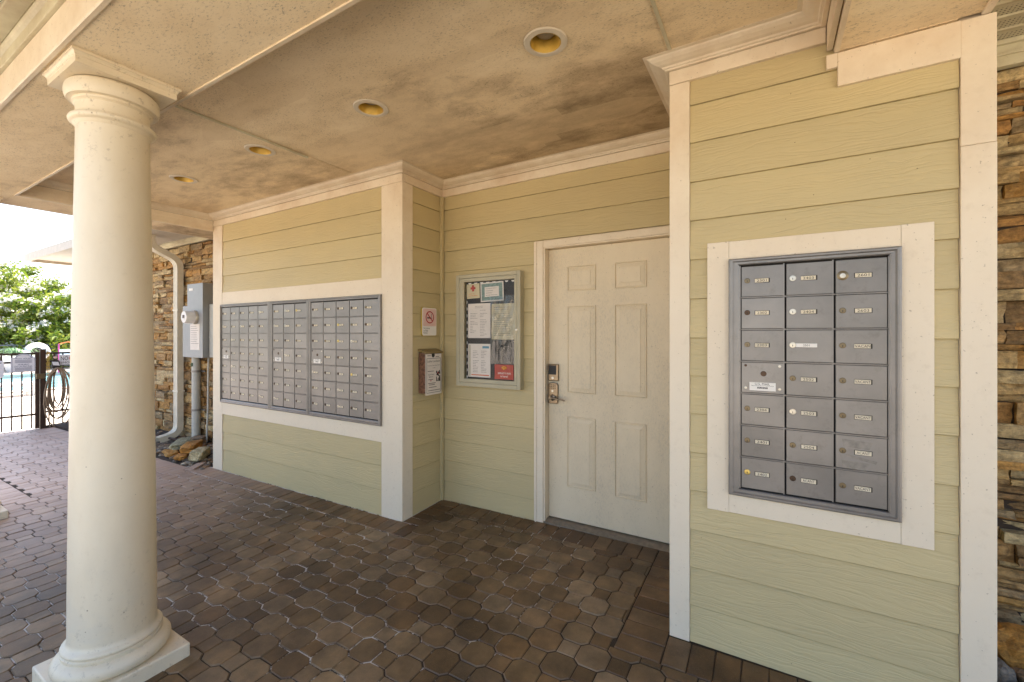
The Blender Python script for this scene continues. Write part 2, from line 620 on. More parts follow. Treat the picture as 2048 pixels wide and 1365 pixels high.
class MB:
    def __init__(self):
        self.v = []
        self.f = []

    def add(self, vs, fs):
        n = len(self.v)
        self.v += [tuple(p) for p in vs]
        self.f += [tuple(i + n for i in f) for f in fs]
        return self

    def box(self, x0, x1, y0, y1, z0, z1, jit=0.0):
        vs = [(x, y, z) for z in (z0, z1) for y in (y0, y1) for x in (x0, x1)]
        if jit:
            vs = [tuple(c + random.uniform(-jit, jit) for c in p) for p in vs]
        return self.add(vs, [(0, 2, 3, 1), (4, 5, 7, 6), (0, 1, 5, 4), (1, 3, 7, 5), (3, 2, 6, 7), (2, 0, 4, 6)])

    def obox(self, c, u, v, w):
        """box from centre and three half axes"""
        c, u, v, w = map(Vector, (c, u, v, w))
        vs = [c + a * u + b * v + d * w for d in (-1, 1) for b in (-1, 1) for a in (-1, 1)]
        return self.add(vs, [(0, 2, 3, 1), (4, 5, 7, 6), (0, 1, 5, 4), (1, 3, 7, 5), (3, 2, 6, 7), (2, 0, 4, 6)])

    def extr(self, poly, a0, a1, axis):
        """poly of 2D points extruded along axis: 'x' -> (y,z), 'y' -> (x,z), 'z' -> (x,y)"""
        def P(p, a):
            return {'x': (a, p[0], p[1]), 'y': (p[0], a, p[1]), 'z': (p[0], p[1], a)}[axis]
        n = len(poly)
        vs = [P(p, a0) for p in poly] + [P(p, a1) for p in poly]
        fs = [tuple(range(n))[::-1], tuple(range(n, 2 * n))] + [(i, (i + 1) % n, n + (i + 1) % n, n + i) for i in range(n)]
        return self.add(vs, fs)

    def sweep(self, prof, path, closed=False):
        """prof: (out, z) points; out is to the right of the travel direction"""
        n = len(path)
        rings = []
        for i, p in enumerate(path):
            def nrm(a, b):
                d = Vector((b[0] - a[0], b[1] - a[1])).normalized()
                return Vector((d.y, -d.x))
            ns = []
            if i > 0 or closed:
                ns.append(nrm(path[i - 1], p))
            if i < n - 1 or closed:
                ns.append(nrm(p, path[(i + 1) % n]))
            m = sum(ns, Vector((0, 0)))
            if len(ns) == 2:
                m = m / (1 + ns[0].dot(ns[1]))
            rings.append([(p[0] + m.x * o, p[1] + m.y * o, z) for o, z in prof])
        k = len(prof)
        vs = [q for r in rings for q in r]
        fs = []
        for i in range(n if closed else n - 1):
            j = (i + 1) % n
            for a in range(k):
                b = (a + 1) % k
                fs.append((i * k + a, i * k + b, j * k + b, j * k + a))
        if not closed:
            fs += [tuple(range(k)), tuple(range((n - 1) * k, n * k))[::-1]]
        return self.add(vs, fs)

    def lathe(self, prof, c, seg=48, cap=True, axis='z'):
        vs, fs = [], []
        for r, h in prof:
            for i in range(seg):
                a = 2 * math.pi * i / seg
                q = (r * math.cos(a), r * math.sin(a), h)
                if axis == 'y':
                    q = (q[0], q[2], q[1])
                elif axis == 'x':
                    q = (q[2], q[0], q[1])
                vs.append((c[0] + q[0], c[1] + q[1], c[2] + q[2]))
        for j in range(len(prof) - 1):
            for i in range(seg):
                k = (i + 1) % seg
                fs.append((j * seg + i, j * seg + k, (j + 1) * seg + k, (j + 1) * seg + i))
        if cap:
            fs.append(tuple(range(seg))[::-1])
            fs.append(tuple(range((len(prof) - 1) * seg, len(prof) * seg)))
        return self.add(vs, fs)

    def tube(self, pts, r, seg=8, r2=None):
        pts = [Vector(p) for p in pts]
        rings = []
        up = Vector((0.13, .21, 1)).normalized()
        for i, p in enumerate(pts):
            d = (pts[min(i + 1, len(pts) - 1)] - pts[max(i - 1, 0)]).normalized()
            a = d.cross(up)
            if a.length < 1e-3:
                a = d.cross(Vector((1, 0, 0)))
            a.normalize()
            b = d.cross(a)
            rr = r if r2 is None else r + (r2 - r) * i / (len(pts) - 1)
            rings.append([p + rr * (math.cos(t) * a + math.sin(t) * b) for t in (2 * math.pi * s / seg for s in range(seg))])
        vs = [q for ring in rings for q in ring]
        fs = []
        for j in range(len(pts) - 1):
            for i in range(seg):
                k = (i + 1) % seg
                fs.append((j * seg + i, j * seg + k, (j + 1) * seg + k, (j + 1) * seg + i))
        fs += [tuple(range(seg))[::-1], tuple(range((len(pts) - 1) * seg, len(pts) * seg))]
        return self.add(vs, fs)

    def quad(self, a, b, c, d):
        return self.add([a, b, c, d], [(0, 1, 2, 3)])

    def mesh(self, name, mat, smooth=False, bevel=0.0, org=(0, 0, 0), seg=2):
        me = bpy.data.meshes.new(name)
        o = Vector(org)
        me.from_pydata([tuple(Vector(p) - o) for p in self.v], [], self.f)
        bm = bmesh.new()
        bm.from_mesh(me)
        if not smooth == 'leaf':
            bmesh.ops.recalc_face_normals(bm, faces=bm.faces)
        if bevel:
            ed = [e for e in bm.edges if len(e.link_faces) == 2 and e.calc_face_angle(0) > .6]
            bmesh.ops.bevel(bm, geom=ed, offset=bevel, segments=seg, affect='EDGES', profile=.5, clamp_overlap=True)
        bm.to_mesh(me)
        bm.free()
        if smooth is True:
            for p in me.polygons:
                p.use_smooth = True
            try:
                me.set_sharp_from_angle(angle=R(38))
            except Exception:
                pass
        me.materials.append(mat if not isinstance(mat, str) else M[mat])
        return me

    def build(self, name, mat, parent=None, smooth=False, bevel=0.0, org=None, seg=2):
        w = ORG[parent.name] if parent is not None else Vector(org or (0, 0, 0))
        if parent is not None and org is not None:
            w = Vector(org)
        me = self.mesh(name, mat, smooth, bevel, w, seg)
        return addobj(name, me, parent, w)


def G(x, y):
    """height of the slightly sloping pavement"""
    return .01 * (max(x, -10.2) + .3) + .035 * (max(y, -3.0) - 2.1)


_tc = {}


def text_verts(s):
    if s in _tc:
        return _tc[s]
    cu = bpy.data.curves.new("lettering", 'FONT')
    cu.body = s
    cu.size = 1.0
    cu.resolution_u = 2
    ob = bpy.data.objects.new("lettering", cu)
    col.objects.link(ob)
    dg = bpy.context.evaluated_depsgraph_get()
    me = bpy.data.meshes.new_from_object(ob.evaluated_get(dg))
    vs = [(v.co.x, v.co.y) for v in me.vertices]
    fs = [tuple(p.vertices) for p in me.polygons]
    bpy.data.objects.remove(ob)
    bpy.data.curves.remove(cu)
    bpy.data.meshes.remove(me)
    x0, x1 = min(p[0] for p in vs), max(p[0] for p in vs)
    y0, y1 = min(p[1] for p in vs), max(p[1] for p in vs)
    vs = [((p[0] - x0) / (x1 - x0), (p[1] - y0) / (y1 - y0)) for p in vs]
    _tc[s] = (vs, fs, (x1 - x0) / (y1 - y0))
    return _tc[s]


def text(mb, s, o, u, v, w=None, h=None, align='c'):
    """flat lettering on a plane; o = middle of the line, u right, v up"""
    vs, fs, asp = text_verts(s)
    o, u, v = Vector(o), Vector(u), Vector(v)
    if w is None:
        w = h * asp
    if h is None:
        h = w / asp
    ox = {'c': -.5, 'l': 0, 'r': -1}[align]
    mb.add([o + u * ((a + ox) * w) + v * ((b - .5) * h) for a, b in vs], fs)


X, Y, Z = Vector((1, 0, 0)), Vector((0, 1, 0)), Vector((0, 0, 1))
YD, YL, YR, P1 = 2.887, 2.418, 2.126, -2.392
ZB, ZC = 2.513, 2.668

# ------------------------------------------------------------------ ground and paving
o = MB().quad((-400, -400, -.34), (400, -400, -.34), (400, 400, -.34), (-400, 400, -.34)).build("ground", 'lot')
setp(o, kind='structure')
mb = MB()
xs = [-10.0, -8, -6, -5, -4, -3, -2, -1, 0, 1, 3]
ys = [-3, -1, 0, .5, 1, 1.5, 2, 2.5, 2.95]
for i in range(len(xs) - 1):
    for j in range(len(ys) - 1):
        q = [(xs[i], ys[j]), (xs[i + 1], ys[j]), (xs[i + 1], ys[j + 1]), (xs[i], ys[j + 1])]
        mb.quad(*[(a, b, G(a, b) - .0045) for a, b in q])
paving = mb.build("paving", 'joint')
setp(paving, kind='structure')
ORG[paving.name] = Vector((0, 0, 0))

PX, PY, S = .1148, .1118, .0865
X0, Y0 = -1.0145, 2.389


def octa(hx, hy, ox, oy, th=.05, ch=.0045):
    def ring(d, z):
        a, b = hx - d, hy - d
        e, f = ox - d * .41, oy - d * .41
        return [(-e, -b, z), (e, -b, z), (a, -f, z), (a, f, z), (e, b, z), (-e, b, z), (-a, f, z), (-a, -f, z)]
    m = MB()
    vs = ring(0, -th) + ring(0, -ch) + ring(ch * .9, 0)
    fs = [(16, 17, 18, 19, 20, 21, 22, 23)]
    for r in (0, 8):
        fs += [(r + i, r + (i + 1) % 8, r + 8 + (i + 1) % 8, r + 8 + i) for i in range(8)]
    return m.add(vs, fs)


def rectp(hx, hy, th=.05, ch=.0035):
    m = MB()
    vs = []
    for d, z in ((0, -th), (0, -ch), (ch * .9, 0)):
        a, b = hx - d, hy - d
        vs += [(-a, -b, z), (a, -b, z), (a, b, z), (-a, b, z)]
    fs = [(8, 9, 10, 11)]
    for r in (0, 4):
        fs += [(r + i, r + (i + 1) % 4, r + 4 + (i + 1) % 4, r + 4 + i) for i in range(4)]
    return m.add(vs, fs)


gap = .0022
HXO, HYO = (2 * PX - S) / 2 - gap, (2 * PY - S) / 2 - gap
oct_mb = octa(HXO, HYO, S / 2 - gap, S / 2 - gap)
sq_mb = rectp(S / 2 - gap * .8, S / 2 - gap * .8, .05, .003)


def in_field(x, y, hx, hy):
    """(top, right) clip limits for this cell of the octagon field, or None when it lies outside"""
    if x < -10.0 or x > 2.2 or y < -.35:
        return None
    right = None
    if x < -5.42:
        top = 2.064
    elif x < -2.2:
        top = 2.238
    elif x < -.61:
        top = 2.713
        if x + hx > -.612 and y + hy > 1.93:
            right = -.612
    else:
        top = 1.93
        if x - hx < -.618 and y - hy > 1.90:
            top, right = 2.713, -.612
    if y - hy > top - .014:
        return None
    if x < -5.77 and y - hy < 1.19:
        if y < 1.195:
            return None
    return top, right


near, far = [], []
for i in range(-90, 32):
    for j in range(-26, 5):
        x, y = X0 + PX * i, Y0 + PY * j
        octo = (i + j) % 2 == 0
        hx, hy = (HXO, HYO) if octo else (S / 2, S / 2)
        lim = in_field(x, y, hx, hy)
        if lim is None:
            continue
        top, right = lim
        # distance to the lens decides how large it shows
        f = Vector((x, y))
        dep = -.509 * x + .861 * y
        if dep < .3:
            continue
        lat = .861 * x + .509 * y
        sxp = 1024 + 873.6 * lat / dep
        syp = 669 + 873.6 * 1.42 / dep
        vis = -60 < sxp < 2110 and syp < 1420
        rec = (x, y, octo, top if y + hy > top + .001 else None, right)
        (near if vis and dep < 4.4 else far).append((dep, rec))
near.sort(key=lambda t: t[0] - (0.25 if t[1][2] else 0))
far += near[300:]
near = near[:300]
RX, RY = math.atan(.035), -math.atan(.01)


def clipped(octo, x, y, top, right):
    """mesh of a cut paver at the edge of the field"""
    hx, hy = (HXO, HYO) if octo else (S / 2 - gap, S / 2 - gap)
    if octo:
        e, f = S / 2 - gap, S / 2 - gap
        poly = [(-e, -hy), (e, -hy), (hx, -f), (hx, f), (e, hy), (-e, hy), (-hx, f), (-hx, -f)]
    else:
        poly = [(-hx, -hy), (hx, -hy), (hx, hy), (-hx, hy)]

    def clip(poly, ax, lim):
        out = []
        for i in range(len(poly)):
            a, b = poly[i], poly[(i + 1) % len(poly)]
            if a[ax] <= lim:
                out.append(a)
            if (a[ax] - lim) * (b[ax] - lim) < 0:
                t = (lim - a[ax]) / (b[ax] - a[ax])
                out.append((a[0] + t * (b[0] - a[0]), a[1] + t * (b[1] - a[1])))
        return out
    if top is not None:
        poly = clip(poly, 1, top - y - .002)
    if right is not None:
        poly = clip(poly, 0, right - x - .002)
    if len(poly) < 3:
        return None
    w = max(p[0] for p in poly) - min(p[0] for p in poly)
    h = max(p[1] for p in poly) - min(p[1] for p in poly)
    if w < .009 or h < .009:
        return None
    m = MB()
    n = len(poly)
    cx, cy = sum(p[0] for p in poly) / n, sum(p[1] for p in poly) / n
    k = .94
    vs = [(a, b, -.05) for a, b in poly] + [(a, b, -.004) for a, b in poly] + [(cx + (a - cx) * k, cy + (b - cy) * k, 0) for a, b in poly]
    fs = [tuple(range(2 * n, 3 * n))]
    for r in (0, n):
        fs += [(r + i, r + (i + 1) % n, r + n + (i + 1) % n, r + n + i) for i in range(n)]
    return m.add(vs, fs)


oct_me = oct_mb.mesh("paver_octagon", 'paver')
sq_me = sq_mb.mesh("paver_square", 'paver')
for dep, (x, y, octo, top, right) in near:
    z = G(x, y) + random.gauss(0, .0009)
    rot = (RX + random.gauss(0, .004), RY + random.gauss(0, .004), random.gauss(0, .006))
    if top or right:
        c = clipped(octo, x, y, top, right)
        if c is None:
            continue
        addobj("paver", c.mesh("paver_cut", 'paver'), paving, (x, y, z), rot)
    else:
        addobj("paver", oct_me if octo else sq_me, paving, (x, y, z), rot)
mb = MB()
for dep, (x, y, octo, top, right) in far:
    src = (oct_mb if octo else sq_mb) if not (top or right) else clipped(octo, x, y, top, right)
    if src is None:
        continue
    z = G(x, y) + random.gauss(0, .0012)
    a, b = random.gauss(0, .005) + .035, random.gauss(0, .005) + .01
    mb.add([(x + p[0], y + p[1], z + p[2] + b * p[0] + a * p[1]) for p in src.v], src.f)
setp(mb.build("paver_field", 'paver', paving), kind='stuff')


def brick_row(x0, x1, y0, y1, along, pitch=.1, stuff=None):
    """soldier course; along = axis the row runs"""
    n = max(1, round(((x1 - x0) if along == 'x' else (y1 - y0)) / pitch))
    for i in range(n):
        if along == 'x':
            a, b = x0 + (x1 - x0) * i / n, x0 + (x1 - x0) * (i + 1) / n
            c = ((a + b) / 2, (y0 + y1) / 2)
            hx, hy = (b - a) / 2 - .002, (y1 - y0) / 2 - .002
        else:
            a, b = y0 + (y1 - y0) * i / n, y0 + (y1 - y0) * (i + 1) / n
            c = ((x0 + x1) / 2, (a + b) / 2)
            hx, hy = (x1 - x0) / 2 - .002, (b - a) / 2 - .002
        key = (round(hx, 4), round(hy, 4))
        if key not in bm_cache:
            mm = rectp(hx, hy)
            bm_cache[key] = (mm, mm.mesh("border_brick", 'border'))
        mm, me = bm_cache[key]
        z = G(*c) + random.gauss(0, .001)
        rot = (RX + random.gauss(0, .005), RY + random.gauss(0, .005), random.gauss(0, .012))
        if stuff is None:
            addobj("border_brick", me, paving, (*c, z), rot)
        else:
            stuff.add([(c[0] + p[0], c[1] + p[1], z + p[2] + .01 * p[0] + .035 * p[1]) for p in mm.v], mm.f)


bm_cache = {}
brick_row(-2.19, -.612, 2.715, 2.885, 'x')
brick_row(-.61, -.408, 1.932, 2.90, 'y', .103)
brick_row(-.405, 1.9, 1.932, 2.122, 'x', .101)
brick_row(-5.42, -2.21, 2.24, 2.412, 'x')
brick_row(-2.388, -2.2, 2.42, 2.88, 'y', .1)
brick_row(-8.4, -5.425, 2.066, 2.30, 'x')
st = MB()
brick_row(-9.95, -8.4, 2.066, 2.30, 'x', .1, st)
brick_row(-9.6, -5.775, 1.025, 1.20, 'x', .1, st)
for r in range(5):
    brick_row(-9.6, -5.775, 1.025 - (r + 1) * .205, 1.02 - r * .205, 'x', .1, st)
setp(st.build("border_bricks_far", 'border', paving), kind='stuff')
# a lifted, tilted brick by the rocks and white spilled lime on the paving
mb = MB()
mb.add([(p[0], p[1], p[2]) for p in rectp(.05, .095).v], rectp(.05, .095).f)
o = addobj("border_brick", mb.mesh("border_brick", 'border'), paving, (-5.36, 2.33, G(-5.36, 2.33) + .02), (.09, -.1, .55))

# ------------------------------------------------------------------ clad walls


def plank_x(mb, x0, x1, yb, z0, z1, e0=.0, e1=.0):
    """lap plank on a wall facing -Y, backing plane yb"""
    mb.extr([(yb, z0 + .012), (yb - .006, z0 + .012), (yb - .0150, z0), (yb - .0162, z0 + .0012), (yb - .0045, z1 + .013), (yb, z1 + .013)], x0, x1, 'x')


def plank_y(mb, y0, y1, xb, z0, z1):
    mb.extr([(xb, z0 + .012), (xb + .006, z0 + .012), (xb + .0150, z0), (xb + .0162, z0 + .0012), (xb + .0045, z1 + .013), (xb, z1 + .013)], y0, y1, 'y')


def board(parent, name, x0, x1, y0, y1, z0, z1, mat='trim', bev=.002):
    return MB().box(x0, x1, y0, y1, z0, z1).build(name, mat, parent, bevel=bev)


def lap_shade(parent, laps, a0, a1, base, axis):  # thin brown strips standing in for the contact shadow under each lap
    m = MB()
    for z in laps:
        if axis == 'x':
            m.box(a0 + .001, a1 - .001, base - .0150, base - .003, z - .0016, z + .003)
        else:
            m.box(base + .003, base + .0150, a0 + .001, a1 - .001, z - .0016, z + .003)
    m.build("lap_shade_strip", 'lap_shade', parent)


# --- left bay (faces the camera, holds the three long banks)
bay = thing("mailbox_bay_wall", "long sage lap-sided bay wall between the stone wall and the notice-board corner, around the three mailbox banks", "wall", (-3.8, YL + .02, -.05))
zz = [2.56, 2.380, 2.199, 2.020, 1.843]
for a, b in zip(zz[1:], zz[:-1]):
    m = MB()
    plank_x(m, -4.993, -2.616, YL + .02, a, b)
    m.build("plank", 'siding', bay)
zz = [.558, .372, .183, -.05]
for a, b in zip(zz[1:], zz[:-1]):
    m = MB()
    plank_x(m, -4.993, -2.616, YL + .02, a, b)
    m.build("plank", 'siding', bay)
lap_shade(bay, (2.380, 2.199, 2.020, .372, .183), -4.993, -2.616, YL + .02, 'x')
board(bay, "wall_backing", -5.17, -2.41, YL + .021, YL + .03, -.06, 2.6, 'trim')
board(bay, "corner_board", -5.182, -4.995, YL, YL + .0195, -.048, 2.559)
board(bay, "corner_board", -2.614, P1, YL, YL + .0195, -.028, 2.559)
board(bay, "corner_board", P1 - .0195, P1 - .0005, YL + .0205, 2.530, -.02, 2.559)
board(bay, "frieze_board", -5.182, P1 + .003, YL - .004, YL + .019, 2.5595, 2.622)
board(bay, "casing_board", -4.994, -2.6145, YL + .001, YL + .0195, 1.715, 1.843)
board(bay, "casing_board", -4.994, -2.6145, YL + .001, YL + .0195, .558, .685)
m = MB()
for k in range(16):
    m.extr([(-5.165, -.06 + .175 * k), (-5.1785, -.06 + .175 * k), (-5.17, .12 + .175 * k), (-5.165, .12 + .175 * k)], YL + .03, 2.93, 'y')
m.build("side_siding", 'siding', bay)

# --- return wall
ret = thing("return_wall", "narrow sage lap-sided return wall carrying the no-smoking sign and the flyer box", "wall", (P1 - .02, 2.7, 0))
zz = [2.56, 2.436, 2.266, 2.091, 1.913, 1.740, 1.565, 1.390, 1.217, 1.043, .870, .695, .520, .345, .168, -.02]
for a, b in zip(zz[1:], zz[:-1]):
    m = MB()
    plank_y(m, 2.5305, YD - .001, P1 - .02, a, b)
    m.build("plank", 'siding', ret)
lap_shade(ret, zz[1:-1], 2.5305, YD - .001, P1 - .02, 'y')
board(ret, "frieze_board", P1 - .0195, P1 + .004, YL + .02, YD, 2.5605, 2.622)
board(ret, "corner_bead", P1 - .006, P1 + .02, YD - .026, YD - .002, -.02, 2.559, 'siding')

# --- door wall
dw = thing("door_wall", "sage lap-sided wall around the white entry door and the glazed notice board", "wall", (-1.9, YD + .02, 0))
zz = [2.56, 2.45, 2.275, 2.1, 1.924, 1.747, 1.571, 1.393, 1.219, 1.044, .868, .692, .516, .340, .165, -.005]
for k, (a, b) in enumerate(zip(zz[1:], zz[:-1])):
    m = MB()
    plank_x(m, P1 + .0, -.402 if a > 2.05 else -1.516, YD + .02, a, b)
    m.build("plank", 'siding', dw)
lap_shade(dw, [z for z in zz[1:-1] if z > 2.05], P1, -.402, YD + .02, 'x')
lap_shade(dw, [z for z in zz[1:-1] if z < 2.05], P1, -1.516, YD + .02, 'x')
board(dw, "frieze_board", P1 + .004, -.404, YD - .004, YD + .0195, 2.5605, 2.622)
board(dw, "wall_backing", P1 - .01, -1.45, YD + .021, YD + .08, -.01, 2.6, 'trim')
board(dw, "wall_backing", -1.45, -.40, YD + .021, YD + .08, 2.06, 2.6, 'trim')

# --- right wall
rw = thing("corner_bay_wall", "tall sage lap-sided wall at the right holding the single mailbox bank", "wall", (.1, YR + .02, 0))
zz = [2.56, 2.448, 2.276, 2.097, 1.921, 1.743, 1.565, 1.387, 1.215, 1.043, .866, .693, .515, .343, .17, .002]
for a, b in zip(zz[1:], zz[:-1]):
    m = MB()
    plank_x(m, -.3155, .5745, YR + .02, a, b)
    m.build("plank", 'siding', rw)
lap_shade(rw, zz[1:-1], -.3155, .5745, YR + .02, 'x')
board(rw, "wall_backing", -.395, .655, YR + .021, YR + .03, -.02, 2.6, 'trim')
board(rw, "corner_board", -.404, -.317, YR, YR + .0195, .0, 2.559)
board(rw, "corner_board", .5765, .667, YR - .002, YR + .0195, -.01, 2.062)
board(rw, "corner_board", .5765, .6665, YR - .0012, YR + .0195, 2.0632, 2.5045)
board(rw, "frieze_board", -.404, .1905, YR - .004, YR + .0195, 2.5605, 2.622)
board(rw, "fascia_board", .2275, .576, YR - .006, YR + .0195, 2.374, 2.5045)
board(rw, "end_block", .1912, .227, YR - .008, YR + .0195, 2.449, 2.5045)
m = MB()
for k in range(16):
    m.extr([(-.385, -.06 + .175 * k), (-.4015, -.06 + .175 * k), (-.393, .12 + .175 * k), (-.385, .12 + .175 * k)], YR + .021, 2.93, 'y')
    m.extr([(.65, -.06 + .175 * k), (.6645, -.06 + .175 * k), (.656, .12 + .175 * k), (.65, .12 + .175 * k)], YR + .021, 2.93, 'y')
m.build("side_siding", 'siding', rw)
for nm, (x0, x1, z0, z1) in dict(a=(-.242, -.156, .625, 1.808), b=(.417, .508, .625, 1.808), c=(-.1555, .4165, 1.7275, 1.807), d=(-.1555, .4165, .626, .7095)).items():
    yy = YR - .003 if nm in 'ab' else YR - .0022
    board(rw, "casing_board", x0, x1, yy, YR + .018, z0, z1, 'trim', .0015)

# ------------------------------------------------------------------ porch ceiling, crown, beams
ceil = thing("ceiling", None, None, (-2.5, 1.7, ZC), kind='structure')
m = MB().box(-5.16, -2.828, .99, YD, ZC, ZC + .02)
m.build("ceiling_panel", 'ceiling', ceil)
MB().box(-2.824, -.384, .99, YD, ZC + .001, ZC + .02).build("ceiling_panel", 'ceiling', ceil)
MB().box(-.38, .22, .99, YD, ZC - .001, ZC + .02).build("ceiling_panel", 'ceiling', ceil)
MB().box(-5.58, .62, .62, YD + .05, ZC + .021, ZC + .03).build("ceiling_backing", 'dark', ceil)
crown = [(0, 2.6235), (.016, 2.6235), (.018, 2.629), (.026, 2.631), (.030, 2.637), (.046, 2.640), (.066, 2.648), (.080, 2.658), (.083, 2.6635), (.100, 2.6645), (.100, ZC - .0012), (0, ZC - .0012)]
path = [(-5.17, .99), (-5.17, YL), (P1, YL), (P1, YD), (-.404, YD), (-.404, YR), (.19, YR), (.19, .99)]
MB().sweep(crown, path, True).build("crown_moulding", 'trim', ceil)
# battens over the panel seams (one has sagged)
m = MB()
m.tube([(-2.826, 1.12, ZC - .002), (-2.826, 1.6, ZC - .003), (-2.824, 1.93, ZC - .010)], .009, 6)
m.build("seam_batten", 'trim2', ceil)
m = MB().box(-.390, -.376, .99, YR - .105, ZC - .006, ZC - .002)
m.build("seam_batten", 'trim2', ceil)

beam = thing("porch_beam", "wide mildewed box beam framing the recessed porch ceiling, carried by the round columns", "beam", (-2.5, .77, ZB))
# underside panels
for nm, b in (("soffit_panel", (-5.6, .64, .566, .977)), ("soffit_panel", (-5.6, -5.172, .979, 2.90)), ("soffit_panel", (.228, .64, .979, YR - .007))):
    MB().box(b[0], b[1], b[2], b[3], ZB, ZB + .012).build(nm, 'ceiling', beam)
MB().box(.228, .57, YR - .0068, YR + .02, ZB - .002, ZB + .012).build("soffit_panel", 'ceiling', beam)
# edge beads
bd = [(-.004, ZB - .007), (.010, ZB - .007), (.013, ZB - .003), (.013, ZB + .012), (-.004, ZB + .012)]
inner = [(-5.172, .979), (-5.172, YL - .001)]
MB().sweep(bd, inner).build("edge_bead", 'trim', beam)
MB().sweep(bd, [(.228, YR - .008), (.228, .979), (-5.172, .979)]).build("edge_bead", 'trim', beam)
MB().sweep([(-a, b) for a, b in bd][::-1], [(.64, YR + .0), (.64, .566)][::-1]).build("edge_bead", 'trim', beam)
MB().sweep(bd, [(-5.6, .566), (.64, .566)]).build("edge_bead", 'trim', beam)
# inner faces
for b in ((-5.19, -5.171, .98, YL - .0045), (-5.17, .226, .965, .9785), (.2285, .245, .98, YR - .009)):
    pass
MB().box(-5.19, -5.1715, .98, YL - .005, ZB + .013, 2.6225).build("inner_fascia", 'trim', beam)
MB().box(-5.17, .19, .962, .98, ZB + .013, 2.6225).build("inner_fascia", 'trim', beam)
MB().box(.192, .21, .98, YR - .009, ZB + .006, 2.6225).build("inner_fascia", 'trim', beam)
MB().box(.2105, .227, .98, YR - .012, ZB + .0135, 2.60).build("mildewed_moulding", 'dirtstripe', beam)
for z in (2.545, 2.578):
    MB().box(-5.1712, -5.166, .985, YL - .006, z, z + .008).build("step_moulding", 'trim', beam)
# outer face with its stack of mouldings under the eave
MB().box(-5.62, .66, .552, .5655, ZB - .002, 2.640).build("outer_fascia", 'trim', beam, bevel=.002)
MB().box(-5.62, .66, .538, .5655, 2.641, 2.690).build("outer_moulding", 'trim2', beam, bevel=.003)
MB().sweep([(0, 2.6905), (.010, 2.6905), (.016, 2.70), (.03, 2.712), (.036, 2.722), (.036, 2.7395), (0, 2.7395)], [(-5.62, .565), (.66, .565)]).build("outer_moulding", 'trim2', beam)
MB().box(-5.62, .66, .470, .529, 2.7255, 2.7395).build("eave_channel", 'trim2', beam, bevel=.003)
MB().box(.6405, .655, .57, YR + .02, ZB - .002, 2.739).build("side_fascia", 'trim', beam, bevel=.002)
MB().box(-5.62, -5.6055, .567, 2.90, ZB - .002, 2.739).build("side_fascia", 'trim', beam, bevel=.002)
MB().box(-5.604, .64, .567, .961, ZB + .0125, 2.665).build("beam_core", 'trim', beam)

# vinyl soffits
sf = thing("eave_soffit", None, None, (0, 0, 2.74), kind='structure')
MB().box(-6.2, .66, -.15, .60, 2.741, 2.755).build("soffit_sheet", 'soffit_y', sf)
MB().box(.66, 1.9, -.15, 2.88, 2.742, 2.756).build("soffit_sheet", 'soffit_x', sf)
MB().box(-10.9, -5.6, 2.25, 2.93, 2.742, 2.756).build("soffit_sheet", 'soffit_y', sf)
MB().box(-6.2, -5.6, .60, 2.2495, 2.742, 2.756).build("soffit_sheet", 'soffit_x', sf)
m = MB()
for k in range(27):
    y = 2.86 - .11 * k
    m.extr([(y - .014, 2.7425), (y - .006, 2.736), (y + .006, 2.736), (y + .014, 2.7425)], .66, 1.9, 'x')
m.build("soffit_rib", 'trim2', sf)
m = MB()
for k in range(56):
    x = -5.9 + .11 * k
    m.extr([(x - .010, 2.7415), (x - .005, 2.738), (x + .005, 2.738), (x + .010, 2.7415)], -.13, .47, 'y')
m.build("soffit_rib", 'trim2', sf)

# ------------------------------------------------------------------ recessed lights
m_ring = MB().lathe([(.066, -.0015), (.069, -.006), (.092, -.005), (.096, 0), (.096, .001), (.066, .001)], (0, 0, 0), 48, False)
ring_me = m_ring.mesh("trim_ring", 'can_trim', True)
m_ref = MB().lathe([(.0665, -.004), (.064, -.0045), (.062, .0), (.050, .045), (.047, .055)], (0, 0, 0), 40, False)
ref_me = m_ref.mesh("reflector", 'can_gold', True)
len_me = MB().lathe([(.0005, .030), (.022, .031), (.038, .036), (.049, .050)], (0, 0, 0), 32, False).mesh("lens", 'can_lens', True)
for x, lab in ((-.837, "recessed ceiling downlight with yellowed reflector nearest the tall right-hand wall, largest of the row"),
               (-1.921, "recessed downlight second from the right, in front of the notice-board corner"),
               (-3.011, "recessed downlight over the mailbox bay, beside the sagging ceiling seam"),
               (-4.107, "smallest, farthest recessed downlight, just right of the round column")):
    t = thing("recessed_light", lab, "ceiling light", (x, 1.701, ZC - .0015), "recessed downlights in a row along the porch ceiling")
    addobj("trim_ring", ring_me, t, (x, 1.701, ZC - .002))
    addobj("reflector", ref_me, t, (x, 1.701, ZC - .002))
    addobj("lens", len_me, t, (x, 1.701, ZC - .002))
# cut the can openings in the ceiling panels
cutb = MB()
for x in (-.837, -1.921, -3.011, -4.107):
    cutb.lathe([(.068, 2.6), (.068, 2.75)], (x, 1.701, 0), 32, True)
cut = cutb.build("cutter", 'dark')
for o in [c for c in ceil.children if c.name.startswith(("ceiling_panel", "ceiling_backing"))]:
    md = o.modifiers.new("cans", 'BOOLEAN')
    md.operation = 'DIFFERENCE'
    md.object = cut
    md.solver = 'EXACT'
    dg = bpy.context.evaluated_depsgraph_get()
    nm = bpy.data.meshes.new_from_object(o.evaluated_get(dg))
    o.modifiers.clear()
    o.data = nm
bpy.data.objects.remove(cut)

# ------------------------------------------------------------------ columns


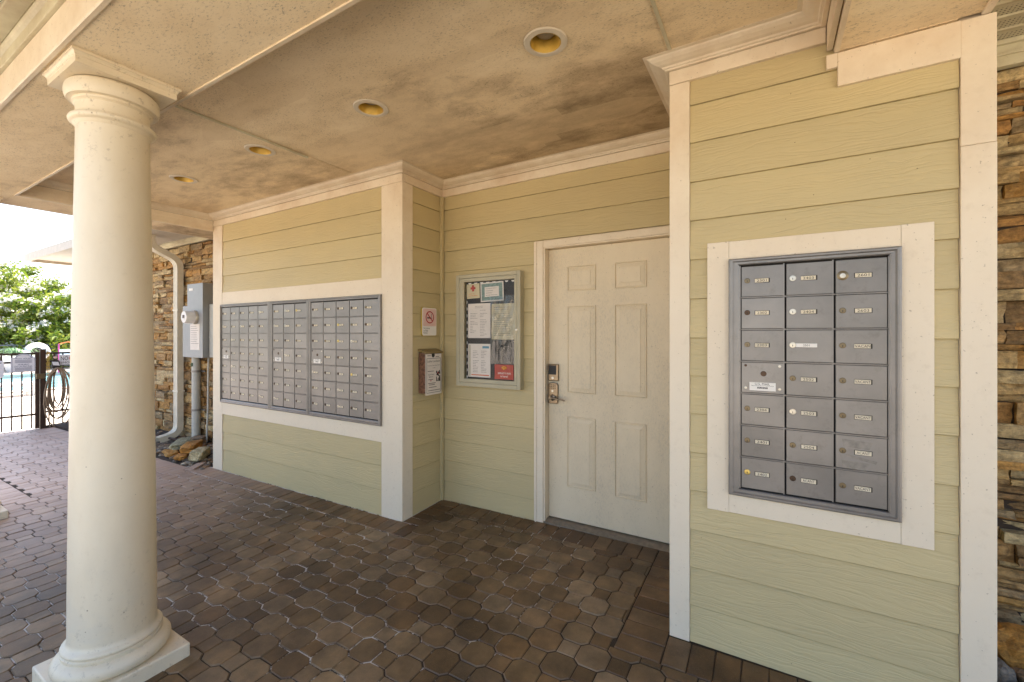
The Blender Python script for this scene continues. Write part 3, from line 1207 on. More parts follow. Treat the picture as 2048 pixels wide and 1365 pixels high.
def column(cx, cy, label, grp):
    zb = G(cx, cy) - .004
    t = thing("porch_column", label, "column", (cx, cy, zb), grp)
    h = .206
    MB().box(cx - h, cx + h, cy - h, cy + h, zb - .03, zb + .072).build("plinth", 'column', t, bevel=.006)
    tor = [(.150, .0715)]
    for a in range(-80, 81, 16):
        tor.append((.163 + .036 * math.cos(R(a)), .104 + .034 * math.sin(R(a))))
    tor += [(.166, .139), (.168, .143), (.168, .153), (.164, .156)]
    for a in range(-70, 71, 20):
        tor.append((.1575 + .011 * math.cos(R(a)), .168 + .011 * math.sin(R(a))))
    tor += [(.155, .181), (.1500, .186), (.1478, .200), (.1478, .202)]
    MB().lathe([(r, zb + z) for r, z in tor], (cx, cy, 0), 72, False).build("base", 'column', t, smooth=True)
    sh = []
    for k in range(25):
        u = k / 24
        z = .20 + u * 2.16
        r = .1475 - .0260 * u ** 1.35
        sh.append((r, zb + z))
    MB().lathe(sh, (cx, cy, 0), 72, False).build("shaft", 'column', t, smooth=True)
    r0 = .1215
    c = [(r0, 2.352), (r0 + .005, 2.356), (r0 + .007, 2.362)]
    for a in range(-80, 81, 20):
        c.append((r0 + .009 + .0155 * math.cos(R(a)), 2.3775 + .0125 * math.sin(R(a))))
    c += [(r0 + .006, 2.392), (r0 + .003, 2.397), (r0 + .001, 2.405), (r0 + .001, 2.432), (r0 + .006, 2.436), (r0 + .011, 2.438), (r0 + .011, 2.446), (r0 + .016, 2.448)]
    for a in range(-60, 71, 16):
        c.append((r0 + .020 + .017 * math.cos(R(a)), 2.474 + .030 * math.sin(R(a))))
    c += [(r0 + .02, 2.506)]
    dz = ZB - .005 - (2.506 + zb + .05)
    c = [(r, z + zb + (0 if z < 2.36 else dz * (z - 2.36) / .146)) for r, z in c]
    MB().lathe(c, (cx, cy, 0), 72, False).build("capital", 'column', t, smooth=True)
    zt = ZB - .0008
    a = .168
    prof = [(-.03, zt - .052), (0, zt - .052), (.0, zt - .026), (.003, zt - .024), (.003, zt - .020), (.008, zt - .012), (.013, zt - .010), (.013, zt), (-.03, zt)]
    pth = [(cx - a, cy - a), (cx + a, cy - a), (cx + a, cy + a), (cx - a, cy + a)]
    MB().sweep(prof, pth, True).build("abacus", 'column', t)
    MB().box(cx - a + .02, cx + a - .02, cy - a + .02, cy + a - .02, zt - .0515, zt - .001).build("abacus_core", 'column', t)
    return t


column(-2.480, .762, "big cream round Tuscan column on a square plinth in the left foreground", "round columns carrying the porch beam")
column(-5.545, .770, "farther round column, only the corner of its plinth showing at the left edge of the photo", "round columns carrying the porch beam")
column(.545, .42, "round column at the camera side of the right-hand beam", "round columns carrying the porch beam")

# ------------------------------------------------------------------ mailbox banks


def lock_meshes():
    out = {}
    for nm, mat, r in (("bronze", 'bronze', .0085), ("dark", 'darkbrass', .0085), ("silver", 'silver', .0095), ("gold", 'gold', .009)):
        r = r * 1.12
        b = MB().lathe([(r + .0015, 0), (r + .0015, -.0015), (r, -.003), (r * .72, -.0032), (r * .70, -.0022), (.0005, -.0022)], (0, 0, 0), 20, False, 'y')
        k = MB().box(-.0011, .0011, -.0036, -.0018, -.005, .0025)
        out[nm] = (b.mesh("lock", mat, True), k.mesh("keyhole", 'black'))
    b = MB().lathe([(.0185, 0), (.0185, -.002), (.016, -.0035), (.0005, -.0035)], (0, 0, 0), 24, False, 'y')
    out['big'] = (b.mesh("lock", 'bronze', True), MB().lathe([(.0095, -.003), (.009, -.0062), (.0005, -.0066)], (0, 0, 0), 20, False, 'y').mesh("lock_face", 'silver', True))
    return out


LK = lock_meshes()


def bank(name, label, x0, x1, z0, z1, gx0, gx1, gz0, gz1, ncol, yp, labels=None, group=None, text_on=True):
    """x0.. outer frame, gx.. door field, yp wall plane"""
    t = thing("mailbox_bank", label, "mailboxes", ((x0 + x1) / 2, yp, (z0 + z1) / 2), group)
    fr = [(0, .0), (0, -.016), (.004, -.019), (.010, -.019), (.014, -.013), (.022, -.013), (.026, -.010), (.026, .004), (0, .004)]
    # mitred frame rails
    m = MB()
    cs = [(x0, z0), (x1, z0), (x1, z1), (x0, z1)]
    rings = []
    wx0, wx1, wz0, wz1 = gx0 - .004 - x0, x1 - gx1 - .004, gz0 - .004 - z0, z1 - gz1 - .004
    for ci, (cx, cz) in enumerate(cs):
        sx = 1 if ci in (0, 3) else -1
        szz = 1 if ci in (0, 1) else -1
        wx = wx0 if sx > 0 else wx1
        wz = wz0 if szz > 0 else wz1
        rings.append([(cx + sx * a / .026 * wx, yp + b, cz + szz * a / .026 * wz) for a, b in fr])
    k = len(fr)
    vs = [q for r in rings for q in r]
    fs = [(i * k + a, i * k + (a + 1) % k, ((i + 1) % 4) * k + (a + 1) % k, ((i + 1) % 4) * k + a) for i in range(4) for a in range(k)]
    m.add(vs, fs).build("frame", 'metal', t)
    MB().box(gx0 - .006, gx1 + .006, yp + .0035, yp + .0055, gz0 - .006, gz1 + .006).build("backing", 'dark', t)
    pw, ph = (gx1 - gx0) / ncol, (gz1 - gz0) / 7
    m = MB()
    for r in range(1, 7):
        z = gz0 + ph * r
        m.box(gx0 - .003, gx1 + .003, yp - .0085, yp + .003, z - .0028, z + .0028)
    m.build("rail", 'metal', t, bevel=.0008, seg=1)
    m = MB()
    for c in range(1, ncol):
        x = gx0 + pw * c
        m.box(x - .0052, x - .0014, yp - .0065, yp + .003, gz0, gz1)
    m.box(gx1 + .0002, gx1 + .0045, yp - .0085, yp + .003, gz0, gz1)
    m.box(gx0 - .0045, gx0 + .002, yp - .0085, yp + .003, gz0, gz1)
    m.build("stile", 'metal', t)
    hw, hh = pw / 2 - .0036, ph / 2 - .0040
    dme = MB().box(-hw, hw, -.004, .004, -hh, hh).mesh("door", 'metal', bevel=.0012, seg=1)
    lme = MB().box(0, .050, -.0012, 0, -.0078, .0078).mesh("label_card", 'label')
    hol = MB().box(-.0015, .0535, -.0006, 0, -.0095, .0095).mesh("label_slot", 'dark')
    for c in range(ncol):
        for r in range(7):
            cx, cz = gx0 + pw * (c + .5) + .0016, gz1 - ph * (r + .5)
            d = addobj("door", dme, t, (cx, yp - .002, cz))
            fy = yp - .006
            if c == 0 and r == 3:
                d['label'] = "steel postal master door with corner screws"
                for sx, szz, kind in ((-1, 1, 'dark'), (1, 1, 'silver'), (-1, -1, 'silver'), (1, -1, 'silver')):
                    b = MB().lathe([(.0055, 0), (.005, -.003), (.0005, -.0035)], (cx + sx * (hw - .016), fy, cz + (hh - .013 if szz > 0 else -hh + .020)), 12, False, 'y')
                    b.build("screw", 'silver' if kind == 'silver' else 'darkbrass', d, smooth=True)
                addobj("lock", LK['dark'][0], d, (cx + .004, fy, cz + .018))
                a = MB().box(cx - .048, cx + .048, fy - .0015, fy, cz - .054, cz - .019)
                a.build("postal_plate", 'whiteprint', d, bevel=.0006, seg=1)
                tx = MB()
                if text_on:
                    text(tx, "U.S. MAIL", (cx, fy - .0018, cz - .0255), X, Z, h=.0095)
                    text(tx, "Approved by the U.S. Postal Service", (cx, fy - .0018, cz - .0335), X, Z, w=.082)
                    tx.box(cx - .019, cx + .019, fy - .0020, fy - .0016, cz - .0455, cz - .0385)
                else:
                    tx.box(cx - .02, cx + .02, fy - .0020, fy - .0016, cz - .043, cz - .034)
                    tx.box(cx - .032, cx + .032, fy - .0020, fy - .0016, cz - .0285, cz - .0255)
                tx.build("lettering", 'black', d)
                if text_on:
                    wt = MB()
                    text(wt, "SALSBURY", (cx, fy - .0023, cz - .042), X, Z, w=.034)
                    wt.build("maker_name", 'whiteprint', d)
                continue
            rr = random.random()
            lk = 'bronze' if rr < .30 else ('dark' if rr < .80 else ('silver' if rr < .97 else 'gold'))
            lab = None
            if labels:
                lab, lk = labels[c][r]
            lx = cx - hw + (.024 if pw > .164 else .022)
            a, b = LK[lk]
            addobj("lock", a, d, (lx, fy, cz + .004))
            addobj("keyhole", b, d, (lx, fy - (.001 if lk != 'big' else 0), cz + .003))
            off = .029 if labels and c < 2 else .037
            if not labels:
                off = .014
            sx = lx + off
            if lab == "2501":
                MB().box(lx + .011, lx + .082, fy - .0014, fy, cz - .0045, cz + .0105).build("label_card", 'whiteprint', d)
                tt = MB()
                text(tt, lab, (lx + .046, fy - .0018, cz + .003), X, Z, h=.0085)
                tt.build("lettering", 'black', d)
                continue
            addobj("label_slot", hol, d, (sx, fy, cz + .002))
            jx = random.uniform(-.0015, .0015)
            addobj("label_card", lme, d, (sx + jx, fy, cz + .002), (0, random.gauss(0, .01), 0))
            tt = MB()
            if labels:
                if lab.startswith(("V", "A")):
                    text(tt, lab, (sx + .025 + jx, fy - .0018, cz + .002), X, Z, w=.047 if lab != "ACANT" else .040, h=.0105)
                else:
                    text(tt, lab, (sx + .025 + jx, fy - .0018, cz + .002), X, Z, w=.036, h=.0105)
            else:
                num = str(random.choice((11, 12, 13, 14, 15, 16, 17, 18, 21, 22)) * 100 + random.randint(1, 8))
                text(tt, num, (sx + .025 + jx, fy - .0018, cz + .002), X, Z, h=.0085)
            tt.build("lettering", 'black', d)
    return t


labs = [[("2301", 'bronze'), ("2302", 'dark'), ("2303", 'bronze'), None, ("2304", 'bronze'), ("2401", 'bronze'), ("2402", 'gold')],
        [("2403", 'silver'), ("2404", 'silver'), ("2501", 'silver'), ("2502", 'bronze'), ("2503", 'silver'), ("2504", 'bronze'), ("ACANT", 'dark')],
        [("2601", 'big'), ("2603", 'bronze'), ("VACAN", 'bronze'), ("VACANT", 'bronze'), ("VACANT", 'bronze'), ("ACANT", 'bronze'), ("VACANT", 'bronze')]]
GB = "grey aluminium wall mailbox banks"
rb = bank("r", "tall grey mailbox bank with VACANT labels in the wall right of the door", -.155, .416, .7105, 1.7265, -.1115, .3785, .743, 1.695, 3, YR - .004, labs, GB)
GL = "grey aluminium wall mailbox banks"
bank("a", "five-column grey mailbox bank farthest left, next to the white corner board", -5.024 + .030, -4.113, .687, 1.713, -4.984, -4.140, .727, 1.683, 5, YL - .002, None, GL)
bank("b", "narrow three-column grey mailbox bank between the two wider banks", -4.111, -3.517, .687, 1.713, -4.060, -3.548, .727, 1.683, 3, YL - .002, None, GL)
bank("c", "five-column grey mailbox bank next to the notice-board corner", -3.515, -2.608, .687, 1.713, -3.482, -2.643, .727, 1.683, 5, YL - .002, None, GL)
# peeling tape strips left on the third-from-last vacant box
yt = YR - .0112
for (xa, xb, za, zb_, sk) in ((.240, .335, .968, .997, -.006), (.250, .335, .925, .940, -.012), (.238, .325, .886, .915, -.004)):
    m = MB().add([(xa, yt, zb_), (xb, yt, zb_ + sk), (xb - .012, yt, za + sk), (xa + .004, yt, za)], [(0, 1, 2, 3)])
    if za < .93 and za > .9:
        m = MB().add([(xa + .004, yt - .001, zb_), (xb + .012, yt - .001, zb_ - .018), (xb + .008, yt - .001, za - .014), (xa, yt - .001, za + .006)], [(0, 1, 2, 3)])
    o = m.build("tape_strip", 'tape', rb)

# ------------------------------------------------------------------ entry door
yd = YD
door = thing("entry_door", "scuffed cream six-panel entry door with keypad deadbolt and lever handle", "door", (-.97, yd + .06, 0))
ydf = yd + .060
m = MB().box(-1.424, -.508, ydf + .002, ydf + .045, .048, 2.030)
leaf = m.build("door_leaf", 'door', door, bevel=.002)
for (xa, xb, za, zb_) in ((-1.273, -1.057, 1.716, 1.896), (-.921, -.706, 1.716, 1.896), (-1.273, -1.057, .977, 1.607), (-.921, -.706, .977, 1.607), (-1.275, -1.060, .292, .805), (-.921, -.708, .283, .803)):
    m = MB()
    def rect(d, y):
        return [(xa + d, y, za + d), (xb - d, y, za + d), (xb - d, y, zb_ - d), (xa + d, y, zb_ - d)]
    lv = [(0, ydf + .0025), (.001, ydf - .0050), (.005, ydf - .0060), (.008, ydf + .0010), (.013, ydf + .0015), (.014, ydf - .0010), (.038, ydf - .0065), (.0385, ydf - .0095), (.0385, ydf - .0095)]
    vs = [q for d, y in lv for q in rect(d, y)]
    fs = [(r * 4 + i, r * 4 + (i + 1) % 4, r * 4 + 4 + (i + 1) % 4, r * 4 + 4 + i) for r in range(len(lv) - 2) for i in range(4)]
    n = (len(lv) - 2) * 4
    fs.append((n, n + 1, n + 2, n + 3))
    m.add(vs[:n + 4], fs).build("raised_panel", 'door', leaf)
MB().box(-1.424, -.508, ydf + .045, ydf + .05, .0, 2.05).build("dark_gap", 'dark', door)
# jamb, casing, head, threshold
cas = [(-1.514, -1.438)]
MB().box(-1.514, -1.438, yd - .008, yd + .021, .004, 2.090).build("casing", 'trim', door, bevel=.004)
MB().box(-1.4375, -.40, yd - .0075, yd + .021, 2.040, 2.0895).build("casing", 'trim', door, bevel=.004)
MB().box(-1.505, -1.49, yd - .013, yd - .008, .004, 2.088).build("casing_bead", 'trim', door, bevel=.002)
MB().box(-1.4375, -1.4255, yd + .0, ydf + .05, .004, 2.039).build("jamb", 'trim', door)
MB().box(-1.4250, -.40, yd + .0, ydf + .05, 2.032, 2.0395).build("jamb", 'trim', door)
MB().box(-.4995, -.405, yd - .0078, ydf + .05, .004, 2.0395).build("jamb", 'trim', door)
MB().extr([(yd - .006, .012), (yd - .006, .026), (yd + .03, .040), (ydf + .04, .045), (ydf + .04, .0)], -1.436, -.50, 'x').build("threshold", 'threshold', door)
# keypad deadbolt
kp = MB().box(-1.420, -1.340, ydf - .022, ydf + .003, 1.058, 1.182).build("keypad_deadbolt", 'nickel', door, bevel=.006)
MB().box(-1.412, -1.352, ydf - .0235, ydf - .0215, 1.105, 1.174).build("touch_screen", 'black', kp, bevel=.0008)
MB().lathe([(.010, 0), (.010, -.004), (.0005, -.005)], (-1.380, ydf - .0218, 1.080), 16, False, 'y').build("key_cylinder", 'silver', kp, smooth=True)
ls = MB().extr([(-1.423, .890), (-1.345, .890), (-1.343, 1.030), (-1.355, 1.042), (-1.384, 1.047), (-1.411, 1.042), (-1.423, 1.030)], ydf - .018, ydf + .003, 'y').build("lever_lockset", 'nickel', door, bevel=.005)
m = MB()
for a in range(4):
    for b in range(3):
        m.lathe([(.0042, 0), (.0035, -.0022), (.0005, -.0024)], (-1.404 + a * .0135, ydf - .0178, 1.028 - b * .0125), 8, False, 'y')
m.build("push_button", 'darkbrass', ls, smooth=True)
MB().lathe([(.0085, 0), (.0085, -.004), (.0005, -.005)], (-1.384, ydf - .018, .983), 16, False, 'y').build("key_cylinder", 'silver', ls, smooth=True)
m = MB().lathe([(.024, 0), (.021, -.008), (.012, -.012), (.012, -.045), (.0005, -.046)], (-1.384, ydf - .018, .935), 20, False, 'y')
m.tube([(-1.384, ydf - .058, .935), (-1.36, ydf - .064, .938), (-1.33, ydf - .062, .930), (-1.300, ydf - .056, .933), (-1.272, ydf - .054, .922)], .0085, 10, .0055)
m.build("lever", 'nickel', ls, smooth=True)

# ------------------------------------------------------------------ notice board
nb = thing("notice_board", "glazed grey-green notice cabinet with chipped enamel frame beside the entry door", "notice board", (-1.92, YD, 1.43))
x0, x1, z0, z1, yf = -2.208, -1.606, .984, 1.882, YD - .05
m = MB()
m.box(x0, x0 + .030, yf, YD + .01, z0, z1)
m.box(x1 - .030, x1, yf, YD + .01, z0, z1)
m.box(x0 + .030, x1 - .030, yf, YD + .01, z1 - .030, z1)
m.box(x0 + .030, x1 - .030, yf, YD + .01, z0, z0 + .032)
m.build("cabinet_frame", 'boardframe', nb, bevel=.003)
m = MB()
a0, a1, b0, b1 = x0 + .032, x1 - .032, z0 + .034, z1 - .032
gx0, gx1, gz0, gz1 = -2.131, -1.660, 1.046, 1.823
m.box(a0, gx0, yf + .003, yf + .018, b0, b1)
m.box(gx1, a1, yf + .003, yf + .018, b0, b1)
m.box(gx0, gx1, yf + .0031, yf + .018, gz1, b1)
m.box(gx0, gx1, yf + .0031, yf + .018, b0, gz0)
m.build("door_frame", 'boardframe', nb)
MB().box(gx0, gx1, YD - .012, YD - .006, gz0, gz1).build("backing_panel", 'black', nb)
m = MB()
for k in range(8):
    cx = gx0 + .035 + k * .058
    m.add([(cx + .016 * math.cos(R(a)), YD - .0125, gz1 - .006 - .012 * math.sin(R(a))) for a in range(0, 181, 30)], [tuple(range(7))])
for k in range(14):
    cz = gz1 - .05 - k * .055
    m.add([(gx0 + .004 + .008 * math.sin(R(a)), YD - .0125, cz + .014 * math.cos(R(a))) for a in range(0, 181, 30)], [tuple(range(7))])
m.build("scalloped_border", 'whiteprint', nb)
MB().quad((gx0, yf + .010, gz0), (gx1, yf + .010, gz0), (gx1, yf + .010, gz1), (gx0, yf + .010, gz1)).build("glass_pane", 'glass', nb)
film = MB()
nx, nz_ = 24, 30
xa, xb, za, zb_ = -1.885, -1.664, 1.175, 1.700
vs = []
for j in range(nz_ + 1):
    for i in range(nx + 1):
        u, v = i / nx, j / nz_
        q = u * .9 - v * .55
        d = .006 * math.sin(q * 21 + 2.5 * math.sin(v * 5)) * (.4 + .6 * math.sin(q * 5) ** 2) + .002 * math.sin(u * 31 + v * 9)
        vs.append((xa + (xb - xa) * u, yf + .0185 - d * .5, za + (zb_ - za) * v))
film.add(vs, [(j * (nx + 1) + i, j * (nx + 1) + i + 1, (j + 1) * (nx + 1) + i + 1, (j + 1) * (nx + 1) + i) for j in range(nz_) for i in range(nx)])
film.build("plastic_film", 'film', nb, smooth=True)
MB().lathe([(.010, 0), (.010, -.003), (.006, -.005), (.0005, -.005)], (-1.642, yf + .003, 1.436), 18, False, 'y').build("lock", 'silver', nb, smooth=True)


def paper(name, label, cat, xa, xb, za, zb_, mat, y=YD - .020, rot=0.0, group=None):
    c = ((xa + xb) / 2, y, (za + zb_) / 2)
    t = thing(name, label, cat, c, group)
    MB().box(xa, xb, y, y + .0012, za, zb_).build("sheet", mat, t)
    t.rotation_euler = (0, R(rot), 0)
    return t, c


def lines(t, xa, xb, za, zb_, n, y, mat='ink', wmin=.5, two=False):
    m = MB()
    for k in range(n):
        z = zb_ - (zb_ - za) * (k + .5) / n
        for (p, q) in (((xa, (xa + xb) / 2 - .01), ((xa + xb) / 2 + .01, xb)) if two else ((xa, xb),)):
            if random.random() < .13:
                continue
            w = (q - p) * random.uniform(wmin, 1)
            x = p
            while x < p + w:
                e = min(x + random.uniform(.006, .02), p + w)
                m.box(x, e, y - .0006, y - .0002, z - .0014, z + .0014)
                x = e + .003
    m.build("printed_lines", mat, t)


yq = YD - .020
t, c = paper("red_cross_card", "small cream card with a red cross at top left inside the notice board", "card", -2.121, -1.995, 1.690, 1.808, 'cream_paper', rot=-2)
m = MB()
cx, cz = -2.058, 1.772
m.box(cx - .024, cx + .024, yq - .0008, yq - .0002, cz - .009, cz + .009)
m.box(cx - .010, cx + .010, yq - .0009, yq - .0002, cz - .025, cz + .025)
m.build("red_cross", 'red', t)
lines(t, -2.105, -2.010, 1.705, 1.735, 2, yq, 'orangeprint')
t, c = paper("certificate", "blue-green certificate in a white frame at the top of the notice board", "certificate", -1.985, -1.770, 1.660, 1.812, 'paper', rot=-1.5)
MB().box(-1.975, -1.780, yq - .0008, yq - .0003, 1.670, 1.802).build("print", 'teal', t)
MB().box(-1.945, -1.812, yq - .0012, yq - .0009, 1.698, 1.776).build("print_centre", 'paper', t)
lines(t, -1.935, -1.822, 1.702, 1.772, 4, yq - .0008, 'ink')
t, c = paper("notice_sheet", "white typed notice in two columns at the left middle of the notice board", "notice", -2.108, -1.892, 1.372, 1.648, 'paper')
lines(t, -2.085, -1.915, 1.385, 1.60, 17, yq, 'ink', .3, True)
lines(t, -2.04, -1.95, 1.607, 1.632, 2, yq, 'ink', .8)
t, c = paper("yellowed_notice", "yellowed notice sheet behind glare at the right middle of the notice board", "notice", -1.880, -1.664, 1.362, 1.640, 'cream_paper')
lines(t, -1.86, -1.69, 1.385, 1.62, 14, yq, 'ink', .7)
t, c = paper("lower_flyer", "white flyer with a blue box and orange bottom line in the notice board", "flyer", -2.106, -1.892, 1.060, 1.326, 'paper')
MB().box(-1.967, -1.905, yq - .0008, yq - .0002, 1.290, 1.308).build("blue_box", 'blueprint', t)
MB().box(-2.075, -1.905, yq - .0008, yq - .0002, 1.074, 1.081).build("orange_line", 'orangeprint', t)
MB().box(-2.096, -2.084, yq - .0018, yq - .0008, 1.066, 1.318).build("sheet_edge", 'boardframe', t)
lines(t, -2.06, -1.92, 1.095, 1.275, 14, yq, 'ink', .4, True)
t, c = paper("wifi_sign", "red rounded wifi sign in the lower right corner of the notice board", "sign", -1.852, -1.682, 1.054, 1.168, 'red')
cx = -1.765
for r in (.011, .021, .031):
    m = MB()
    m.tube([(cx + r * math.sin(R(a)), yq - .001, 1.121 + r * math.cos(R(a))) for a in range(-50, 51, 10)], .0026, 6)
    m.build("wifi_arc", 'yellow', t)
m = MB()
text(m, "XFINITY WiFi", (cx, yq - .0008, 1.100), X, Z, w=.118)
text(m, "is here!", (cx, yq - .0008, 1.078), X, Z, w=.066)
m.build("lettering", 'whiteprint', t)

# ------------------------------------------------------------------ sign and flyer box on the return wall
xs_ = P1 + .0


def rrect(u0, u1, v0, v1, r, n=5):
    pts = []
    for cx, cy, a0 in ((u1 - r, v1 - r, 0), (u0 + r, v1 - r, 90), (u0 + r, v0 + r, 180), (u1 - r, v0 + r, 270)):
        for k in range(n + 1):
            a = R(a0 + 90 * k / n)
            pts.append((cx + r * math.cos(a), cy + r * math.sin(a)))
    return pts


ns = thing("no_smoking_sign", "small rounded no-smoking sign with pink top and yellowed edge on the return wall", "sign", (P1, 2.71, 1.5))
MB().extr(rrect(2.625, 2.799, 1.389, 1.618, .018), xs_ - .004, xs_ + .009, 'x').build("backing", 'yellowplastic', ns)
MB().extr(rrect(2.6285, 2.796, 1.392, 1.615, .016), xs_ + .0085, xs_ + .0115, 'x').build("face", 'whiteprint', ns)
MB().extr(rrect(2.634, 2.790, 1.468, 1.609, .01), xs_ + .0114, xs_ + .0121, 'x').build("pink_panel", 'pink', ns)
xf = xs_ + .0128
cy, cz, rr = 2.714, 1.540, .050
m = MB()
n = 32
vs = [(xf, cy + q * math.cos(2 * math.pi * k / n), cz + q * math.sin(2 * math.pi * k / n)) for q in (rr, rr - .009) for k in range(n)]
m.add(vs, [(k, (k + 1) % n, n + (k + 1) % n, n + k) for k in range(n)])
d = Vector((0, math.cos(R(-45)), math.sin(R(-45))))
e = Vector((0, math.sin(R(45)), math.cos(R(45))))
m.obox((xf, cy, cz), d * (rr - .004), e * .0042, (.0002, 0, 0))
m.build("prohibition_ring", 'signred', ns)
m = MB()
m.box(xf - .0003, xf, cy - .032, cy + .018, cz - .010, cz - .001)
m.box(xf - .0003, xf, cy + .021, cy + .026, cz - .010, cz - .001)
m.tube([(xf, cy + .02, cz + .004), (xf, cy + .014, cz + .014), (xf, cy + .022, cz + .022), (xf, cy + .016, cz + .030)], .0018, 5)
for k, s in enumerate(("No Smoking", "in This", "Building")):
    text(m, s, (xf, 2.640, 1.450 - k * .019), Y, Z, h=.0135, align='l')
m.build("lettering", 'black', ns)

fb = thing("flyer_box", "clear wall flyer box with olive-brown hinged lid below the no-smoking sign", "flyer box", (P1, 2.7, 1.1))
xb0, xb1, ya, yb = P1 - .002, P1 + .063, 2.597, 2.800
MB().box(xb0, xb1, ya, yb, .935, 1.255).build("box", 'brochure_side', fb, bevel=.003)
MB().add([(xb0, ya - .008, 1.285), (xb0, yb + .008, 1.285), (xb1 + .012, yb + .008, 1.262), (xb1 + .012, ya - .008, 1.262),
          (xb0, ya - .008, 1.273), (xb0, yb + .008, 1.273), (xb1 + .012, yb + .008, 1.250), (xb1 + .012, ya - .008, 1.250)],
         [(0, 1, 2, 3), (4, 5, 6, 7), (0, 1, 5, 4), (1, 2, 6, 5), (2, 3, 7, 6), (3, 0, 4, 7)]).build("lid", 'olive_plastic', fb)
fl = thing("luncheon_flyer", "white Ladies Luncheon flyer sticking out of the front of the wall flyer box", "flyer", (xb1 + .004, 2.70, 1.09))
xg = xb1 + .004
MB().box(xg, xg + .0015, 2.600, 2.792, .920, 1.245).build("sheet", 'paper', fl)
m = MB()
xg2 = xg + .0021
for (p, q, r_, s) in ((2.613, 2.782, .936, .939), (2.613, 2.782, 1.208, 1.211), (2.613, 2.616, .936, 1.211), (2.779, 2.782, .936, 1.211)):
    m.box(xg + .0015, xg2, p, q, r_, s)
text(m, "Ladies Luncheon", (xg2, 2.698, 1.188), Y, Z, w=.150, h=.017)
text(m, "Saturday, September 23rd", (xg2, 2.698, 1.152), Y, Z, w=.145, h=.010)
text(m, "12:00", (xg2, 2.700, 1.134), Y, Z, w=.030, h=.009)
text(m, "Castle Hotel", (xg2, 2.664, 1.082), Y, Z, w=.072, h=.012)
text(m, "Ballroom", (xg2, 2.664, 1.064), Y, Z, w=.05, h=.012)
for z, a, b in ((1.108, 2.625, 2.70), (1.042, 2.63, 2.69), (1.012, 2.63, 2.72), (1.000, 2.64, 2.71), (.980, 2.64, 2.73), (.955, 2.63, 2.775), (1.232, 2.62, 2.66), (1.222, 2.72, 2.76)):
    m.box(xg + .0015, xg2, a, b, z - .002, z + .002)
m.build("lettering", 'black', fl)
m = MB()
for k in range(26):
    a, b = random.uniform(2.722, 2.765), random.uniform(1.018, 1.100)
    m.box(xg + .0015, xg2 + .0001 * k / 26, a, a + random.uniform(.008, .016), b, b + random.uniform(.006, .02))
m.build("dark_picture", 'black', fl)
m = MB()
for a, b in ((2.742, 1.085), (2.750, 1.083), (2.655, 1.028), (2.664, 1.028)):
    m.box(xg + .0015, xg2 + .0004, a, a + .005, b, b + .009)
m.build("red_marks", 'signred', fl)
MB().lathe([(.019, .001), (.019, .0022)], (xg, 2.69, 1.236), 20, True, 'x').build("black_emblem", 'black', fl)

# ------------------------------------------------------------------ stone walls


def stone_wall(name, label, x0, x1, z0, z1, yf, seed, near_fn):
    rnd = random.Random(seed)
    t = thing(name, label, "wall", ((x0 + x1) / 2, yf, z0))
    MB().box(x0, x1, yf + .030, yf + .08, z0 - .15, z1).build("mortar_backing", 'mortar', t)
    cells = []
    z = z0 - .12
    while z < z1 - .02:
        h = rnd.choice((.025, .032, .04, .05, .055, .065, .08, .10))
        h = min(h, z1 - z)
        x = x0 - rnd.uniform(0, .2)
        while x < x1:
            w = rnd.uniform(.10, .36) * (1.3 if h < .06 else 1)
            a, b = max(x, x0), min(x + w, x1)
            if b - a > .03:
                if h > .075 and rnd.random() < .35:
                    hs = h * rnd.uniform(.35, .65)
                    cells.append((a, b, z, z + hs))
                    cells.append((a, b, z + hs, z + h))
                elif h > .1 and rnd.random() < .15:
                    cells.append((a, (a + b) / 2, z, z + h))
                    cells.append(((a + b) / 2, b, z, z + h))
                else:
                    cells.append((a, b, z, z + h))
            x += w
        z += h
    cells.sort(key=near_fn)

    def stone(m, a, b, c, d):
        g = .0018
        a, b, c, d = a + g, b - g, c + g * .7, d - g * .7
        nx, nz = 4, 3
        y0 = yf + rnd.uniform(-.028, .022)
        tilt = rnd.gauss(0, .016)
        sk = [rnd.gauss(0, .006) for _ in range(4)]
        vs, fs = [], []
        for j in range(nz + 1):
            for i in range(nx + 1):
                u, v = i / nx, j / nz
                edge = i in (0, nx) or j in (0, nz)
                y = y0 + tilt * (u - .5) + rnd.gauss(0, .004) + (.007 if edge else 0)
                zz_ = c + (d - c) * v + ((sk[0] * (1 - u) + sk[1] * u) * (1 - v) * .6 + (sk[2] * (1 - u) + sk[3] * u) * v * .6)
                xx_ = a + (b - a) * u + rnd.gauss(0, .003)
                vs.append((min(max(xx_, x0), x1), y, zz_))
        k = len(vs)
        for j in (0, nz):
            for i in (0, nx):
                p = vs[j * (nx + 1) + i]
                vs.append((p[0], yf + .035, p[2]))
        for j in range(nz):
            for i in range(nx):
                q = j * (nx + 1) + i
                fs.append((q, q + 1, q + nx + 2, q + nx + 1))
        bl, br, tl, tr = k, k + 1, k + 2, k + 3
        fs.append(tuple(range(nx, -1, -1)) + (bl, br))
        top = nz * (nx + 1)
        fs.append(tuple(range(top, top + nx + 1)) + (tr, tl))
        fs.append(tuple(j * (nx + 1) for j in range(nz + 1)) + (tl, bl))
        fs.append(tuple(j * (nx + 1) + nx for j in range(nz, -1, -1)) + (br, tr))
        m.add(vs, fs)
    rest = MB()
    for k, (a, b, c, d) in enumerate(cells):
        if k < 300:
            m = MB()
            stone(m, a, b, c, d)
            m.build("stone", 'stone', t)
        else:
            stone(rest, a, b, c, d)
    if rest.v:
        setp(rest.build("stones_far", 'stone', t), kind='stuff')
    return t


